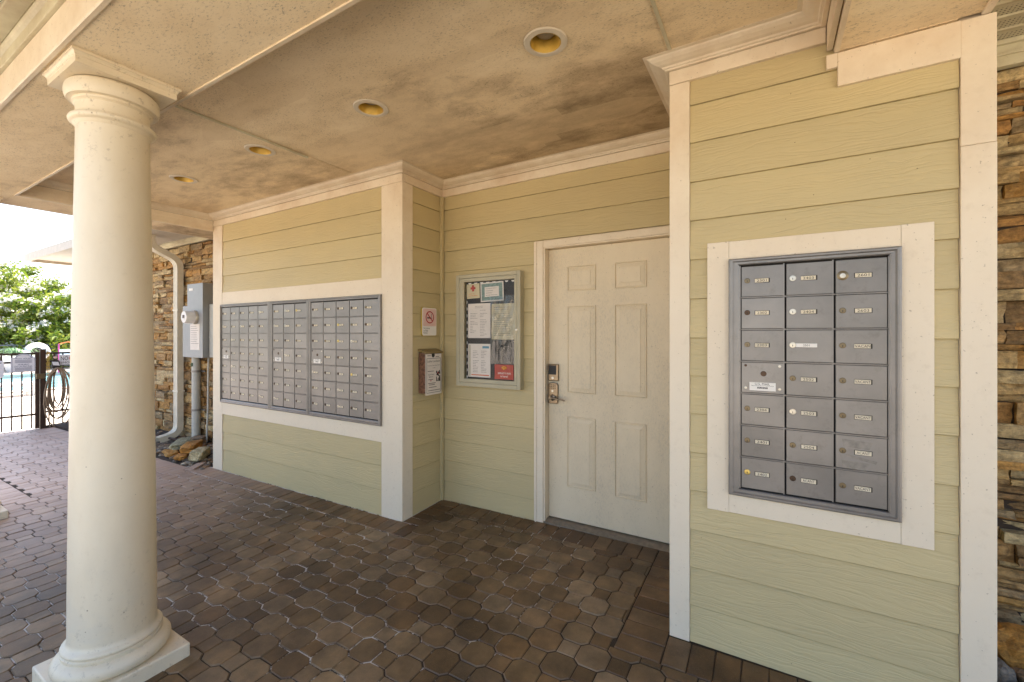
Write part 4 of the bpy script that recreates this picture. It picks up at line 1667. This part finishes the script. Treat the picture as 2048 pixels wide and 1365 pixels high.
sl = stone_wall("stone_wall", "brown ledgestone wall behind the downspout and electric meter, left of the mailbox bay", -10.3, -5.15, -.05, 2.625, 2.885, 3, lambda c: (0 if -7.75 < (c[0] + c[1]) / 2 < -6.1 else 1, abs((c[0] + c[1]) / 2 + 7)))
srt = stone_wall("stone_wall", "rust-brown ledgestone wall at the right edge of the photo beyond the white corner board", .60, 2.2, 0, 2.625, 2.885, 11, lambda c: c[0])
for t, (a, b) in ((sl, (-10.3, -5.15)), (srt, (.67, 2.2))):
    MB().box(a, b, 2.858, 2.90, 2.627, 2.741).build("frieze_board", 'trim2', t, bevel=.003)
    MB().box(a, b, 2.845, 2.8575, 2.672, 2.686).build("frieze_moulding", 'trim2', t, bevel=.002)
    MB().box(a, b, 2.838, 2.8575, 2.72, 2.7405).build("frieze_moulding", 'trim2', t, bevel=.002)

# ------------------------------------------------------------------ roof and the rest of the building (keeps the sun off the porch)
rf = thing("roof", None, None, (-2, 4, 2.76), kind='structure')
m = MB()
m.add([(-10.95, 2.2, 2.78), (6, 2.2, 2.78), (6, 8, 5.3), (-7.5, 8, 5.3), (-10.95, 14, 2.78), (6, 14, 2.78),
       (-10.95, 2.2, 2.76), (6, 2.2, 2.76), (-10.95, 14, 2.76), (6, 14, 2.76)],
      [(0, 1, 2, 3), (0, 3, 4), (3, 2, 5, 4), (1, 5, 2), (6, 7, 9, 8)])
m.build("main_slope", 'roof', rf)
MB().add([(-6.25, -.2, 2.80), (1.95, -.2, 2.80), (1.95, 4.9, 4.0), (-6.25, 4.9, 4.0), (-6.25, 4.9, 2.9), (1.95, 4.9, 2.9)],
         [(0, 1, 2, 3), (0, 3, 4), (1, 5, 2), (0, 1, 5, 4)]).build("porch_slope", 'roof', rf)
MB().box(-10.98, -6.285, 2.2, 2.249, 2.655, 2.775).build("fascia", 'whitefascia', rf)
MB().box(1.985, 6, 2.2, 2.249, 2.655, 2.775).build("fascia", 'trim', rf)
MB().box(-11.03, -10.983, 2.2, 14, 2.655, 2.775).build("fascia", 'whitefascia', rf)
MB().box(-11.0, -10.3, 2.25, 14, 2.70, 2.738).build("soffit_board", 'whitefascia', rf)
MB().box(-10.3, -6.3, 2.25, 2.845, 2.70, 2.738).build("soffit_board", 'whitefascia', rf)
MB().box(-6.28, 1.98, -.23, -.152, 2.66, 2.80).build("fascia", 'trim', rf)
MB().box(1.902, 1.98, -.15, 2.8, 2.66, 2.80).build("fascia", 'trim', rf)
MB().box(-6.28, -6.202, -.15, 2.199, 2.66, 2.80).build("fascia", 'trim', rf)
MB().box(-10.9, -10.3, 2.95, 14, 2.742, 2.756).build("soffit", 'soffit_x', rf)
cl = MB().box(-10.25, 5.9, 3.02, 13.4, -.3, 2.74).build("building_core", 'stone', org=(-2, 8, 0))
setp(cl, kind='structure')

# ------------------------------------------------------------------ downspout, meter, conduit
ds = thing("downspout", "cream ribbed downspout running down the stone wall from an S-bend under the eave", "downspout", (-6.95, 2.82, 0))


def rect_pipe(pts, hw, hd, ribs=True):
    m = MB()
    prof = [(-hw, -hd), (-hw * .6, -hd * 1.0), (-hw * .5, -hd * .82), (-hw * .25, -hd * .82), (-hw * .15, -hd), (hw * .15, -hd), (hw * .25, -hd * .82), (hw * .5, -hd * .82), (hw * .6, -hd), (hw, -hd), (hw, hd), (-hw, hd)]
    rings = []
    for i, p in enumerate(pts):
        p = Vector(p)
        d = (Vector(pts[min(i + 1, len(pts) - 1)]) - Vector(pts[max(i - 1, 0)])).normalized()
        b = X.cross(d).normalized()      # outwards (-Y when the pipe falls)
        if b.y > 0 or (abs(b.y) < 1e-6 and b.z > 0):
            b = -b
        rings.append([p + X * q[0] - b * q[1] for q in prof])
    k = len(prof)
    vs = [q for r in rings for q in r]
    fs = [(i * k + a, i * k + (a + 1) % k, (i + 1) * k + (a + 1) % k, (i + 1) * k + a) for i in range(len(pts) - 1) for a in range(k)]
    m.add(vs, fs)
    return m


def arc(p0, p1, p2, n=6):
    p0, p1, p2 = map(Vector, (p0, p1, p2))
    return [p0 * (1 - t) ** 2 + p1 * 2 * t * (1 - t) + p2 * t * t for t in (k / n for k in range(n + 1))]


xp = -6.95
pts = [(xp, 2.50, 2.76), (xp, 2.50, 2.66)] + arc((xp, 2.50, 2.64), (xp, 2.50, 2.56), (xp, 2.57, 2.52)) + arc((xp, 2.72, 2.45), (xp, 2.815, 2.40), (xp, 2.815, 2.30))
rect_pipe(pts, .055, .038).build("upper_elbow", 'downspout', ds)
rect_pipe([(xp, 2.815, 2.299), (xp, 2.815, 1.2), (xp, 2.815, .20)], .054, .037).build("pipe", 'downspout', ds)
rect_pipe([(xp, 2.815, .199)] + arc((xp, 2.815, .17), (xp, 2.815, .06), (xp, 2.70, .03)) + [(xp, 2.58, .005)], .055, .038).build("lower_elbow", 'downspout', ds)
for z in (1.72, .62):
    MB().box(xp - .075, xp + .075, 2.774, 2.86, z, z + .02).build("strap", 'downspout', ds, bevel=.002)
em = thing("electric_meter", "grey electric meter cabinet with round glass meter and paper notice", "electric meter", (-6.3, 2.8, 1.1))
MB().box(-6.430, -6.035, 2.70, 2.90, 1.108, 2.040).build("cabinet", 'meter', em, bevel=.004)
MB().box(-6.560, -6.431, 2.703, 2.90, 1.109, 1.765).build("side_cabinet", 'meter', em, bevel=.004)
MB().lathe([(.088, 0), (.088, -.02), (.082, -.028)], (-6.215, 2.70, 1.615), 32, True, 'y').build("meter_ring", 'silver', em, smooth=True)
MB().lathe([(.078, -.028), (.076, -.115), (.070, -.128), (.0005, -.13)], (-6.215, 2.70, 1.615), 32, False, 'y').build("meter_dial", 'whiteplastic', em, smooth=True)
MB().box(-6.235, -6.195, 2.5655, 2.5695, 1.60, 1.64).build("dial_print", 'ink', em)
MB().box(-6.345, -6.105, 2.697, 2.6995, 1.205, 1.530).build("paper_notice", 'paper', em)
m = MB()
for k in range(9):
    m.box(-6.325, -6.325 + random.uniform(.12, .2), 2.6955, 2.6965, 1.50 - k * .027, 1.504 - k * .027)
m.build("notice_print", 'ink', em)
MB().box(-6.38, -6.28, 2.697, 2.6995, 1.955, 1.985).build("cabinet_label", 'whiteprint', em)
eb = thing("junction_cabinet", "second grey steel cabinet half hidden behind the white corner board", "electric cabinet", (-5.85, 2.8, 1.2))
MB().box(-6.015, -5.60, 2.765, 2.90, 1.115, 1.775).build("cabinet", 'pvc', eb, bevel=.004)
MB().box(-6.015, -5.60, 2.760, 2.7645, 1.36, 1.37).build("cover_lip", 'pvc', eb)
cd = thing("conduit_pipe", "thick grey PVC conduit running from the meter cabinet into the rocks", "pipe", (-6.47, 2.82, 0))
MB().lathe([(.050, -.05), (.050, 1.107)], (-6.47, 2.82, 0), 24, True).build("pipe", 'pvc', cd, smooth=True)
for z in (.40, .905):
    MB().lathe([(.054, z), (.054, z + .028)], (-6.47, 2.82, 0), 24, True).build("clamp", 'metal', cd, smooth=True)
    MB().box(-6.60, -6.34, 2.862, 2.872, z + .004, z + .022).build("clamp_strap", 'metal', cd)
MB().box(-6.49, -6.45, 2.766, 2.772, .985, 1.03).build("green_sticker", 'leaf2', cd)
cb = thing("ground_cable", "thin pale conduit cable beside the thick PVC pipe", "cable", (-6.22, 2.83, 0))
MB().tube([(-6.15, 2.82, 1.11), (-6.16, 2.82, .9), (-6.185, 2.83, .6), (-6.19, 2.83, .45), (-6.21, 2.83, .2), (-6.22, 2.83, .02)], .011, 8).build("cable", 'pvc', cb, smooth=True)

# ------------------------------------------------------------------ rock beds


def rock_mb(m, c, s, seed, flat_=1.0, rot=0.0, sub=2, sq=1.0):
    bm = bmesh.new()
    bmesh.ops.create_icosphere(bm, subdivisions=sub, radius=1)
    cr, sr = math.cos(rot), math.sin(rot)
    vs = []
    for v in bm.verts:
        p = v.co.copy()
        if sq > 1:
            e = 1 / sq
            p = Vector([math.copysign(abs(q) ** e, q) for q in p])
        n = noise.noise(p * 1.3 + Vector((seed * 3.7, seed * 1.3, 0))) * .28 + noise.noise(p * 3.1 + Vector((seed, 9, 2))) * .12
        p = p * (1 + n)
        q = Vector((p.x * s[0], p.y * s[1], p.z * s[2]))
        vs.append((c[0] + q.x * cr - q.y * sr, c[1] + q.x * sr + q.y * cr, c[2] + q.z))
    fs = [tuple(v.index for v in f.verts) for f in bm.faces]
    bm.free()
    m.add(vs, fs)
    return m


def rock(name, label, cat, c, s, mat, seed, rot, sq=1.6, grp=None):
    o = rock_mb(MB(), c, s, seed, 1, rot, 3, sq).build(name, mat, org=c, smooth=False)
    return setp(o, label, cat, grp)


rock("edging_stone", "pale yellow sandstone block lying nearest the mailbox bay corner", "stone", (-5.63, 2.49, .035), (.155, .075, .055), 'rock_yellow', 3, R(138), 2.2)
rock("edging_stone", "rust-orange flat sandstone between the yellow block and the grey-green slab", "stone", (-5.98, 2.56, .045), (.17, .085, .055), 'rock_orange', 5, R(140), 2.0)
rock("edging_stone", "grey-green flat slab stone at the left of the rock edging", "stone", (-6.32, 2.62, .040), (.21, .10, .045), 'rock_green', 8, R(142), 1.9)
rock("edging_stone", "small orange stone wedged under the larger orange sandstone", "stone", (-5.86, 2.40, -.010), (.10, .055, .030), 'rock_orange', 12, R(150), 1.7)
rock("edging_stone", "low dark-orange stone under the grey-green slab", "stone", (-6.17, 2.42, -.015), (.15, .06, .030), 'rock_orange', 15, R(170), 1.6)
rock("edging_stone", "pale rock at the base of the PVC conduit", "stone", (-6.31, 2.78, .055), (.10, .07, .045), 'rock', 21, R(30), 1.4)
rock("edging_stone", "lone pale rock at the end of the paving by the pool gate", "stone", (-8.75, 2.42, -.045), (.12, .09, .055), 'rock_yellow', 23, R(30), 1.4)
m = MB()
rnd = random.Random(5)
for k in range(900):
    x = rnd.uniform(-10.0, -5.22)
    if x < -7.9 and rnd.random() < .5:
        continue
    y = rnd.uniform(2.33, 2.86)
    r = rnd.uniform(.014, .034) * (1.3 if rnd.random() < .15 else 1)
    z = G(x, 2.3) - .01 + (y - 2.3) * .10 + rnd.uniform(-.004, .012)
    rock_mb(m, (x, y, z), (r * rnd.uniform(1, 1.7), r, r * rnd.uniform(.6, .9)), k, 1, rnd.uniform(0, 3.1), 1, 1.2)
for k in range(260):
    x, y = rnd.uniform(.69, 1.5), rnd.uniform(2.14, 2.86)
    r = rnd.uniform(.014, .030)
    rock_mb(m, (x, y, .0 + rnd.uniform(-.005, .015)), (r * rnd.uniform(1, 1.5), r, r * .8), k + 50, 1, rnd.uniform(0, 3.1), 1, 1.2)
setp(m.build("gravel", 'rock'), "loose brown river gravel along the foot of the stone walls", "gravel", kind='stuff')
m = MB()
m.box(-10.0, -5.19, 2.302, 2.95, -.3, -.055)
m.add([(-10, 2.302, -.055), (-5.19, 2.302, -.055), (-5.19, 2.95, .01), (-10, 2.95, .01)], [(0, 1, 2, 3)])
m.box(.668, 2.2, 2.124, 2.95, -.3, -.005)
setp(m.build("soil", 'soil'), kind='structure')
RK = [((.925, 2.68, .075), (.125, .085, .085), 'rock_orange', 31, .2, "large round orange rock at the bottom right corner of the photo"),
      ((.785, 2.50, .045), (.050, .045, .045), 'rock', 33, .6, "egg-shaped tan rock beside the large orange one"),
      ((.735, 2.60, .040), (.035, .040, .045), 'rock', 35, 1.6, "small pale rock tucked behind the egg-shaped one"),
      ((.850, 2.36, .035), (.070, .045, .038), 'rock_yellow', 37, .4, "angular pale yellow rock nearest the paving at the right edge"),
      ((.745, 2.34, .025), (.035, .028, .022), 'rock', 39, 1.0, "small brown pebble rock next to the white corner board"),
      ((.890, 2.49, .035), (.055, .040, .030), 'rock', 41, 2.2, "flat tan rock below the large orange one")]
for c, s, mt, sd_, ro, lb in RK:
    rock("bed_rock", lb, "rock", c, s, mt, sd_, ro, 1.3)
eg = MB().tube([(-8.2, 2.66, .005), (-7.4, 2.66, .012), (-6.62, 2.70, .02)], .014, 6)
setp(eg.build("rusty_edging_strip", 'copper', org=(-7.4, 2.66, 0)), "dark rusty edging strip lying in the gravel below the downspout", "edging")

# ------------------------------------------------------------------ pool gate and fence
GX = -9.95
gz = -.10
gate = thing("pool_gate", "open-bar dark iron pool gate with a blue-rimmed hours sign", "gate", (GX, 1.4, gz))
ybars = [1.746 + .1045 * k for k in range(-8, 4)]
for y in ybars:
    MB().box(GX - .008, GX + .008, y - .008, y + .008, gz + .03, 1.10).build("bar", 'iron', gate)
for z in (1.085, .955, .13):
    MB().box(GX - .012, GX + .012, .90, 2.10, z, z + .028).build("rail", 'iron', gate)
for y in (.88, 2.118):
    MB().box(GX - .022, GX + .022, y - .022, y + .022, gz + .02, 1.12).build("stile", 'iron', gate)
MB().box(GX - .03, GX + .05, 2.10, 2.20, .70, .78).build("latch", 'bronze', gate, bevel=.004)
fe = thing("pool_fence", "short dark iron fence panel with a coiled hose, beside the stone wall", "fence", (GX, 2.5, gz))
MB().box(GX - .032, GX + .032, 2.148, 2.212, gz - .02, 1.165).build("post", 'iron', fe, bevel=.003)
for k in range(6):
    y = 2.305 + .1045 * k
    MB().box(GX - .008, GX + .008, y - .008, y + .008, gz + .05, 1.10).build("bar", 'iron', fe)
for z in (1.085, .955, .15):
    MB().box(GX - .012, GX + .012, 2.21, 2.88, z, z + .028).build("rail", 'iron', fe)
MB().box(GX - .04, GX + .04, 2.21, 2.88, gz - .02, gz + .045).build("kerb", 'soil', fe)


def gp(y, z, x=GX + .014):
    return (x, y, z)


sg = thing("pool_hours_sign", "arched white POOL HOURS sign with blue outline hung on the pool gate", "sign", (GX + .02, 1.97, .95))
ya, yb = 1.838, 2.100
out = [(ya, .82), (yb, .82), (yb, 1.040), (yb - .045, 1.044)]
out += [(1.969 + .088 * math.cos(R(a)), 1.044 + .055 * math.sin(R(a))) for a in range(10, 171, 16)]
out += [(ya + .045, 1.044), (ya, 1.040)]
MB().extr(out, GX + .016, GX + .022, 'x').build("panel", 'signwhite', sg)
m = MB()
cyy, czz = 1.969, .94
ring = [(cyy + (p[0] - cyy) * .92, czz + (p[1] - czz) * .93) for p in out]
m.tube([(GX + .0225, a, b) for a, b in ring + ring[:1]], .0028, 4)
m.build("blue_outline", 'navy', sg)
m = MB()
text(m, "POOL HOURS", (GX + .0232, 1.969, 1.025), Y, Z, w=.16, h=.022)
text(m, "HORARIO", (GX + .0232, 1.969, .935), Y, Z, w=.115, h=.022)
text(m, "DE LA PISCINA", (GX + .0232, 1.969, .905), Y, Z, w=.185, h=.022)
for z in (1.0, .982, .966, .88, .864, .848):
    m.box(GX + .0225, GX + .0232, 1.969 - .09, 1.969 + .09, z - .003, z + .003)
m.build("lettering", 'navy', sg)
sg = thing("no_smoking_fence_sign", "white NO SMOKING sign on the iron fence, partly behind the column", "sign", (GX + .02, 2.48, .98))
MB().box(GX + .016, GX + .021, 2.362, 2.62, .905, 1.068).build("panel", 'signwhite', sg)
m = MB()
text(m, "NO", (GX + .0222, 2.424, 1.010), Y, Z, w=.085, h=.068)
text(m, "SMOKING", (GX + .0222, 2.492, .940), Y, Z, w=.225, h=.032)
m.box(GX + .0212, GX + .0222, 2.495, 2.535, 1.006, 1.014)
m.build("lettering", 'black', sg)
m = MB()
m.tube([(GX + .0222, 2.515 + .034 * math.cos(R(a)), 1.010 + .034 * math.sin(R(a))) for a in range(0, 361, 20)], .005, 5)
m.tube([(GX + .0226, 2.49, 1.035), (GX + .0226, 2.54, .985)], .004, 5)
m.build("prohibition_ring", 'signred', sg)
sg = thing("rounded_sign", "white rounded sign cut by the left edge of the photo, on the pool gate", "sign", (GX + .02, 1.68, .88))
MB().extr(rrect(1.60, 1.768, .745, 1.005, .04), GX + .016, GX + .022, 'x').build("panel", 'signwhite', sg)
m = MB()
m.box(GX + .022, GX + .0226, 1.64, 1.745, .965, .975)
m.build("printed_line", 'black', sg)
lb_ = thing("fence_lock_box", "black lock box with white card face on the iron fence above the hose", "lock box", (GX + .03, 2.31, .9))
MB().box(GX + .01, GX + .05, 2.275, 2.365, .855, .965).build("box", 'black', lb_, bevel=.006)
MB().add([(GX + .052, 2.272, .962), (GX + .052, 2.345, .955), (GX + .052, 2.362, .895), (GX + .052, 2.285, .905)], [(0, 1, 2, 3)]).build("card", 'signwhite', lb_)
MB().lathe([(.022, 0), (.018, .01), (.0005, .012)], (GX + .012, 2.32, 1.03), 14, False, 'x').build("pink_knob", 'pink', lb_, smooth=True)
ch = thing("gate_chain", "brass-coloured chain hanging from the gate post", "chain", (GX + .03, 2.235, 1.1))
m = MB()
rnd = random.Random(4)
for s_ in range(3):
    for k in range(17):
        z = 1.13 - k * .027
        y = 2.232 + s_ * .012 - .012 + rnd.gauss(0, .004)
        a = R(90 * (k % 2) + 20)
        m.tube([(GX + .035 + s_ * .006 + .007 * math.cos(a) * math.cos(t), y + .007 * math.sin(a) * math.cos(t), z + .016 * math.sin(t)) for t in (R(q) for q in range(0, 361, 60))], .0028, 4)
setp(m.build("links", 'goldchain', ch), kind='stuff')
hs = thing("garden_hose", "tan coiled hose hanging in loops on the iron fence", "hose", (GX + .04, 2.34, .5))
m = MB()
for k in range(9):
    w, b = .055 + .011 * k + rnd.uniform(-.01, .01), .33 + .02 * k + rnd.uniform(-.03, .03)
    cy = 2.335 + rnd.uniform(-.015, .02)
    x = GX + .025 + .007 * k
    m.tube([(x + .01 * math.sin(a * 2), cy + w * math.sin(a) * (1 + .35 * math.sin(a / 2 + .2)) * .95, .88 - b * (1 - math.cos(a)) * .92 - .02) for a in (R(q) for q in range(0, 361, 20))], .0095, 6)
m.tube([(GX + .03, 2.26, .5), (GX + .03, 2.24, .3), (GX + .03, 2.245, .0), (GX + .04, 2.25, -.08)], .009, 6)
m.tube([(GX + .03, 2.44, .36), (GX + .03, 2.50, .30), (GX + .03, 2.58, .33), (GX + .03, 2.66, .42)], .009, 6)
m.build("coil", 'hose', hs, smooth=True)

# ------------------------------------------------------------------ pool terrace
dk = MB()
dz = -.105
PXa, PXb, PYa, PYb = -24.0, -17.0, -2.0, 30.0
dk.box(-60, PXa, -30, 40, dz - .3, dz)
dk.box(PXb, -10.02, -30, 40, dz - .3, dz)
dk.box(PXa, PXb, -30, PYa, dz - .3, dz)
dk.box(PXa, PXb, PYb, 40, dz - .3, dz)
setp(dk.build("pool_deck", 'concrete'), kind='structure')
w = MB().quad((PXa, PYa, dz - .10), (PXb, PYa, dz - .10), (PXb, PYb, dz - .10), (PXa, PYb, dz - .10)).build("water", 'water')
setp(w, kind='structure')
cp = MB()
cp.box(PXa - .35, PXa + .02, PYa, PYb, dz, dz + .035)
cp.box(PXb - .02, PXb + .35, PYa, PYb, dz, dz + .035)
setp(cp.build("pool_coping", 'concrete'), kind='structure')


def rpx(px, d):
    rel = math.atan((px - 1024) / 873.64)
    r = d / math.cos(rel)
    az = rel - R(30.588)
    return r * math.sin(az), r * math.cos(az)


# white sun lounger at the near side of the pool, left
lx, ly = -15.9, 3.02
lg = thing("sun_lounger", "white moulded sun lounger beside the pool at the far left", "sun lounger", (lx, ly, dz))
m = MB()
prof = [(0, .30), (.25, .33), (.9, .30), (1.3, .34), (1.75, .62), (1.82, .60), (1.42, .30), (1.0, .24), (.2, .26), (0, .22)]
m.extr([(ly + .45 - a, dz + b) for a, b in prof], lx - .3, lx + .3, 'x')
m.build("shell", 'whiteplastic', lg, bevel=.015)
for a in (.2, 1.2):
    for sx in (-.26, .26):
        MB().box(lx + sx - .02, lx + sx + .02, ly + .45 - a - .03, ly + .45 - a + .03, dz, dz + .27).build("leg", 'whiteplastic', lg)

# far fence, planted pot, ring buoy, pink chair
ff = thing("far_pool_fence", "grey-blue rail fence across the far side of the pool in front of the trees", "fence", (-27.2, 6, dz))
fx = -27.2
for z in (1.02, .86, .08):
    MB().box(fx - .02, fx + .02, -2, 14, dz + z, dz + z + .05).build("rail", 'greyrail', ff)
for k in range(7):
    y = -.6 + 2.3 * k + .1
    MB().box(fx - .045, fx + .045, y - .045, y + .045, dz, dz + 1.22).build("post", 'greyrail', ff)
m = MB()
for k in range(120):
    y = -1.9 + .132 * k
    m.box(fx - .008, fx + .008, y - .008, y + .008, dz + .08, dz + 1.03)
setp(m.build("pickets", 'greyrail', ff), kind='stuff')
px_, py_ = rpx(36, 17.6)
pt = thing("potted_plant", "broad white pot of strap-leaved green plant beyond the pool", "potted plant", (px_, py_, dz))
MB().lathe([(.28, dz), (.34, dz + .1), (.46, dz + .60), (.50, dz + .66), (.46, dz + .66), (.42, dz + .6)], (px_, py_, 0), 24, False).build("pot", 'whiteplastic', pt, smooth=True)
m = MB()
rnd = random.Random(9)
for k in range(130):
    a = rnd.uniform(0, 6.28)
    L = rnd.uniform(.35, .75)
    up = rnd.uniform(.10, .40)
    dx, dy = math.cos(a), math.sin(a)
    q = Vector((px_ + dx * .1, py_ + dy * .1, dz + .62))
    wv = Vector((-dy, dx, 0)) * .028
    pts_ = [q + Vector((dx, dy, 0)) * (L * t) + Vector((0, 0, up * math.sin(min(t * 1.15, 1) * 2.6))) for t in (0, .35, .7, 1)]
    for i in range(3):
        k0, k1 = (1, .9, .6, .05)[i], (1, .9, .6, .05)[i + 1]
        m.quad(pts_[i] - wv * k0, pts_[i] + wv * k0, pts_[i + 1] + wv * k1, pts_[i + 1] - wv * k1)
setp(m.build("foliage", 'leaf3', pt, smooth='leaf'), kind='stuff')
px_, py_ = rpx(74, 17.4)
rbz = thing("ring_buoy", "white ring buoy with dark openings standing up beyond the pool", "ring buoy", (px_, py_, dz))
m = MB()
ctr = Vector((px_, py_, .70))
ux = Vector((-py_, px_, 0)).normalized()
m.tube([ctr + ux * (.27 * math.cos(R(a))) + Z * (.27 * math.sin(R(a))) for a in range(0, 361, 12)], .10, 10)
m.build("ring", 'whiteplastic', rbz, smooth=True)
m = MB()
m.tube([ctr + ux * .10 + Z * .05, ctr + ux * .04 + Z * .13, ctr - ux * .03 + Z * .08, ctr - ux * .12 + Z * .02], .018, 6)
m.tube([ctr + ux * .14 - Z * .02, ctr + ux * .05 + Z * .02, ctr - ux * .05 - Z * .05], .02, 6)
m.build("rope", 'iron', rbz)
MB().box(px_ - .03, px_ + .03, py_ - .03, py_ + .03, dz, .5).build("stand_post", 'whiteplastic', rbz)
px_, py_ = rpx(136, 17.6)
pc_ = thing("pink_chair", "magenta-framed pool chair with an orange top bar, half hidden by the column", "chair", (px_, py_, dz))
ux = Vector((-py_, px_, 0)).normalized()
fw = Vector((-px_, -py_, 0)).normalized()
c = Vector((px_, py_, 0))
for s in (-1, 1):
    p = c - ux * s * .26
    MB().tube([p + Z * dz, p + Z * (dz + .42), p - fw * .12 + Z * (dz + 1.12)], .022, 6).build("frame_side", 'magenta', pc_)
    MB().tube([p + fw * .45 + Z * dz, p + fw * .45 + Z * (dz + .42), p + Z * (dz + .42)], .022, 6).build("frame_leg", 'magenta', pc_)
MB().tube([c - ux * .26 - fw * .12 + Z * (dz + 1.12), c - fw * .13 + Z * (dz + 1.20), c + ux * .26 - fw * .12 + Z * (dz + 1.12)], .024, 6).build("top_bar", 'orange', pc_)
MB().obox(c - fw * .06 + Z * (dz + .74), ux * .24, fw * .01 + Z * .001, Z * .16 - fw * .02).build("sling_back", 'whiteplastic', pc_)
MB().obox(c + fw * .22 + Z * (dz + .42), ux * .24, fw * .22, Z * .01).build("seat", 'whiteplastic', pc_)

# ------------------------------------------------------------------ trees


def tree(name, label, px, d, top, rad, nleaf, leafmat, seed, bloom=0, base=.9, lsize=.105, cone=False, trunks=3):
    x, y = rpx(px, d)
    rnd = random.Random(seed)
    t = thing(name, label, "tree", (x, y, dz))
    m = MB()
    for k in range(trunks):
        a = rnd.uniform(0, 6.28)
        s = rad * .45
        m.tube([(x + .1 * math.cos(a), y + .1 * math.sin(a), dz - .1), (x + s * .4 * math.cos(a), y + s * .4 * math.sin(a), dz + top * .35), (x + s * math.cos(a + .3), y + s * math.sin(a + .3), dz + top * .8)], .07, 7, .02)
        for q in range(4):
            b = a + rnd.uniform(-1, 1)
            z0 = dz + top * rnd.uniform(.3, .55)
            m.tube([(x + s * .5 * math.cos(a), y + s * .5 * math.sin(a), z0), (x + rad * .75 * math.cos(b), y + rad * .75 * math.sin(b), z0 + top * .28)], .03, 5, .008)
    m.build("trunk", 'bark', t)
    # clumps of leaves
    nc = 46 if not cone else 34
    cl_ = []
    for k in range(nc):
        if cone:
            h = rnd.random() ** .8
            z = base + (top - base) * h
            rr_ = rad * (1 - h) * math.sqrt(rnd.random())
            sz = .22 + .3 * (1 - h)
        else:
            while True:
                p = Vector((rnd.uniform(-1, 1), rnd.uniform(-1, 1), rnd.uniform(-1, 1)))
                if .25 < p.length < 1:
                    break
            z = base + (top - base) * (p.z * .5 + .5)
            rr_ = rad * math.hypot(p.x, p.y)
            sz = rnd.uniform(.22, .5) * rad * .42
        a = rnd.uniform(0, 6.28)
        cl_.append((Vector((x + rr_ * math.cos(a), y + rr_ * math.sin(a), dz + z)), sz))
    m = MB()
    mbm = MB()
    for k in range(nleaf):
        c_, sz = cl_[rnd.randrange(nc)]
        p = Vector((rnd.gauss(0, 1), rnd.gauss(0, 1), rnd.gauss(0, .75)))
        p = p * (sz * .62)
        q = c_ + p
        n = Vector((rnd.gauss(0, 1), rnd.gauss(0, 1), rnd.gauss(0, 1) + .5)).normalized()
        u = n.orthogonal().normalized()
        v = n.cross(u)
        a = rnd.uniform(0, 6.28)
        u, v = u * math.cos(a) + v * math.sin(a), v * math.cos(a) - u * math.sin(a)
        s = lsize * rnd.uniform(.6, 1.2)
        m.quad(q - u * s, q - v * s * .42, q + u * s, q + v * s * .42)
    for k in range(bloom):
        c_, sz = cl_[rnd.randrange(nc)]
        dirn = Vector((rnd.gauss(0, 1), rnd.gauss(0, 1), abs(rnd.gauss(0, 1)))).normalized()
        q = c_ + dirn * sz * .95
        for j in range(16):
            n = Vector((rnd.gauss(0, 1), rnd.gauss(0, 1), rnd.gauss(0, 1))).normalized()
            u = n.orthogonal().normalized() * .055
            v = n.cross(u)
            e = q + Vector((rnd.gauss(0, .07), rnd.gauss(0, .07), rnd.gauss(0, .06)))
            mbm.quad(e - u, e - v, e + u, e + v)
    setp(m.build("crown", leafmat, t, smooth='leaf'), kind='stuff')
    if bloom:
        setp(mbm.build("blossoms", 'bloom', t, smooth='leaf'), kind='stuff')
    return t


tree("crape_myrtle", "tall crape myrtle at the far left, its crown the highest in the row", 2, 21.5, 5.5, 2.4, 9000, 'leaf1', 1, 130, 1.0)
tree("crape_myrtle", "white-flowering crape myrtle filling the middle between column and left edge", 72, 20.5, 3.9, 2.2, 8000, 'leaf1', 2, 240, .5)
tree("crape_myrtle", "white-flowering crape myrtle closest to the column", 128, 20.5, 3.4, 1.7, 6000, 'leaf1', 3, 170, .4)
tree("crape_myrtle", "crape myrtle standing behind the round column", 185, 21.5, 3.8, 2.0, 5000, 'leaf1', 4, 50, .5)
tree("cedar_tree", "dark slender cedar top showing above the flowering trees", 84, 25, 4.4, .8, 2200, 'leaf2', 5, 0, 1.2, .10, True, 1)
tree("cedar_tree", "dark cedar tip beside the first, nearer the column", 103, 25, 4.55, .8, 2200, 'leaf2', 6, 0, 1.2, .10, True, 1)
tree("shrub", "low green shrub behind the grey rail fence at the left", 30, 19.6, 1.9, 1.5, 4500, 'leaf1', 7, 25, -.1, .11)
tree("shrub", "low green shrub behind the grey rail fence near the column", 110, 19.6, 1.9, 1.6, 4500, 'leaf1', 8, 25, -.1, .11)
tree("crape_myrtle", "crape myrtle beyond the left edge of the photo", -70, 21.5, 4.6, 2.3, 5000, 'leaf1', 10, 50, .6)
m = MB()
rnd = random.Random(77)
for k in range(26000):
    y = rnd.uniform(-14, 34)
    q = Vector((-33 + rnd.gauss(0, .8), y, dz + rnd.uniform(0, 2.3 + .5 * math.sin(y * .7) + .4 * math.sin(y * 1.9))))
    n = Vector((rnd.gauss(0, 1), rnd.gauss(0, 1), rnd.gauss(0, 1))).normalized()
    u = n.orthogonal().normalized() * rnd.uniform(.10, .2)
    v = n.cross(u) * .6
    m.quad(q - u, q - v, q + u, q + v)
setp(m.build("far_hedge", 'leaf1', smooth='leaf'), "dense green hedge mass behind the pool trees", "hedge", kind='stuff')
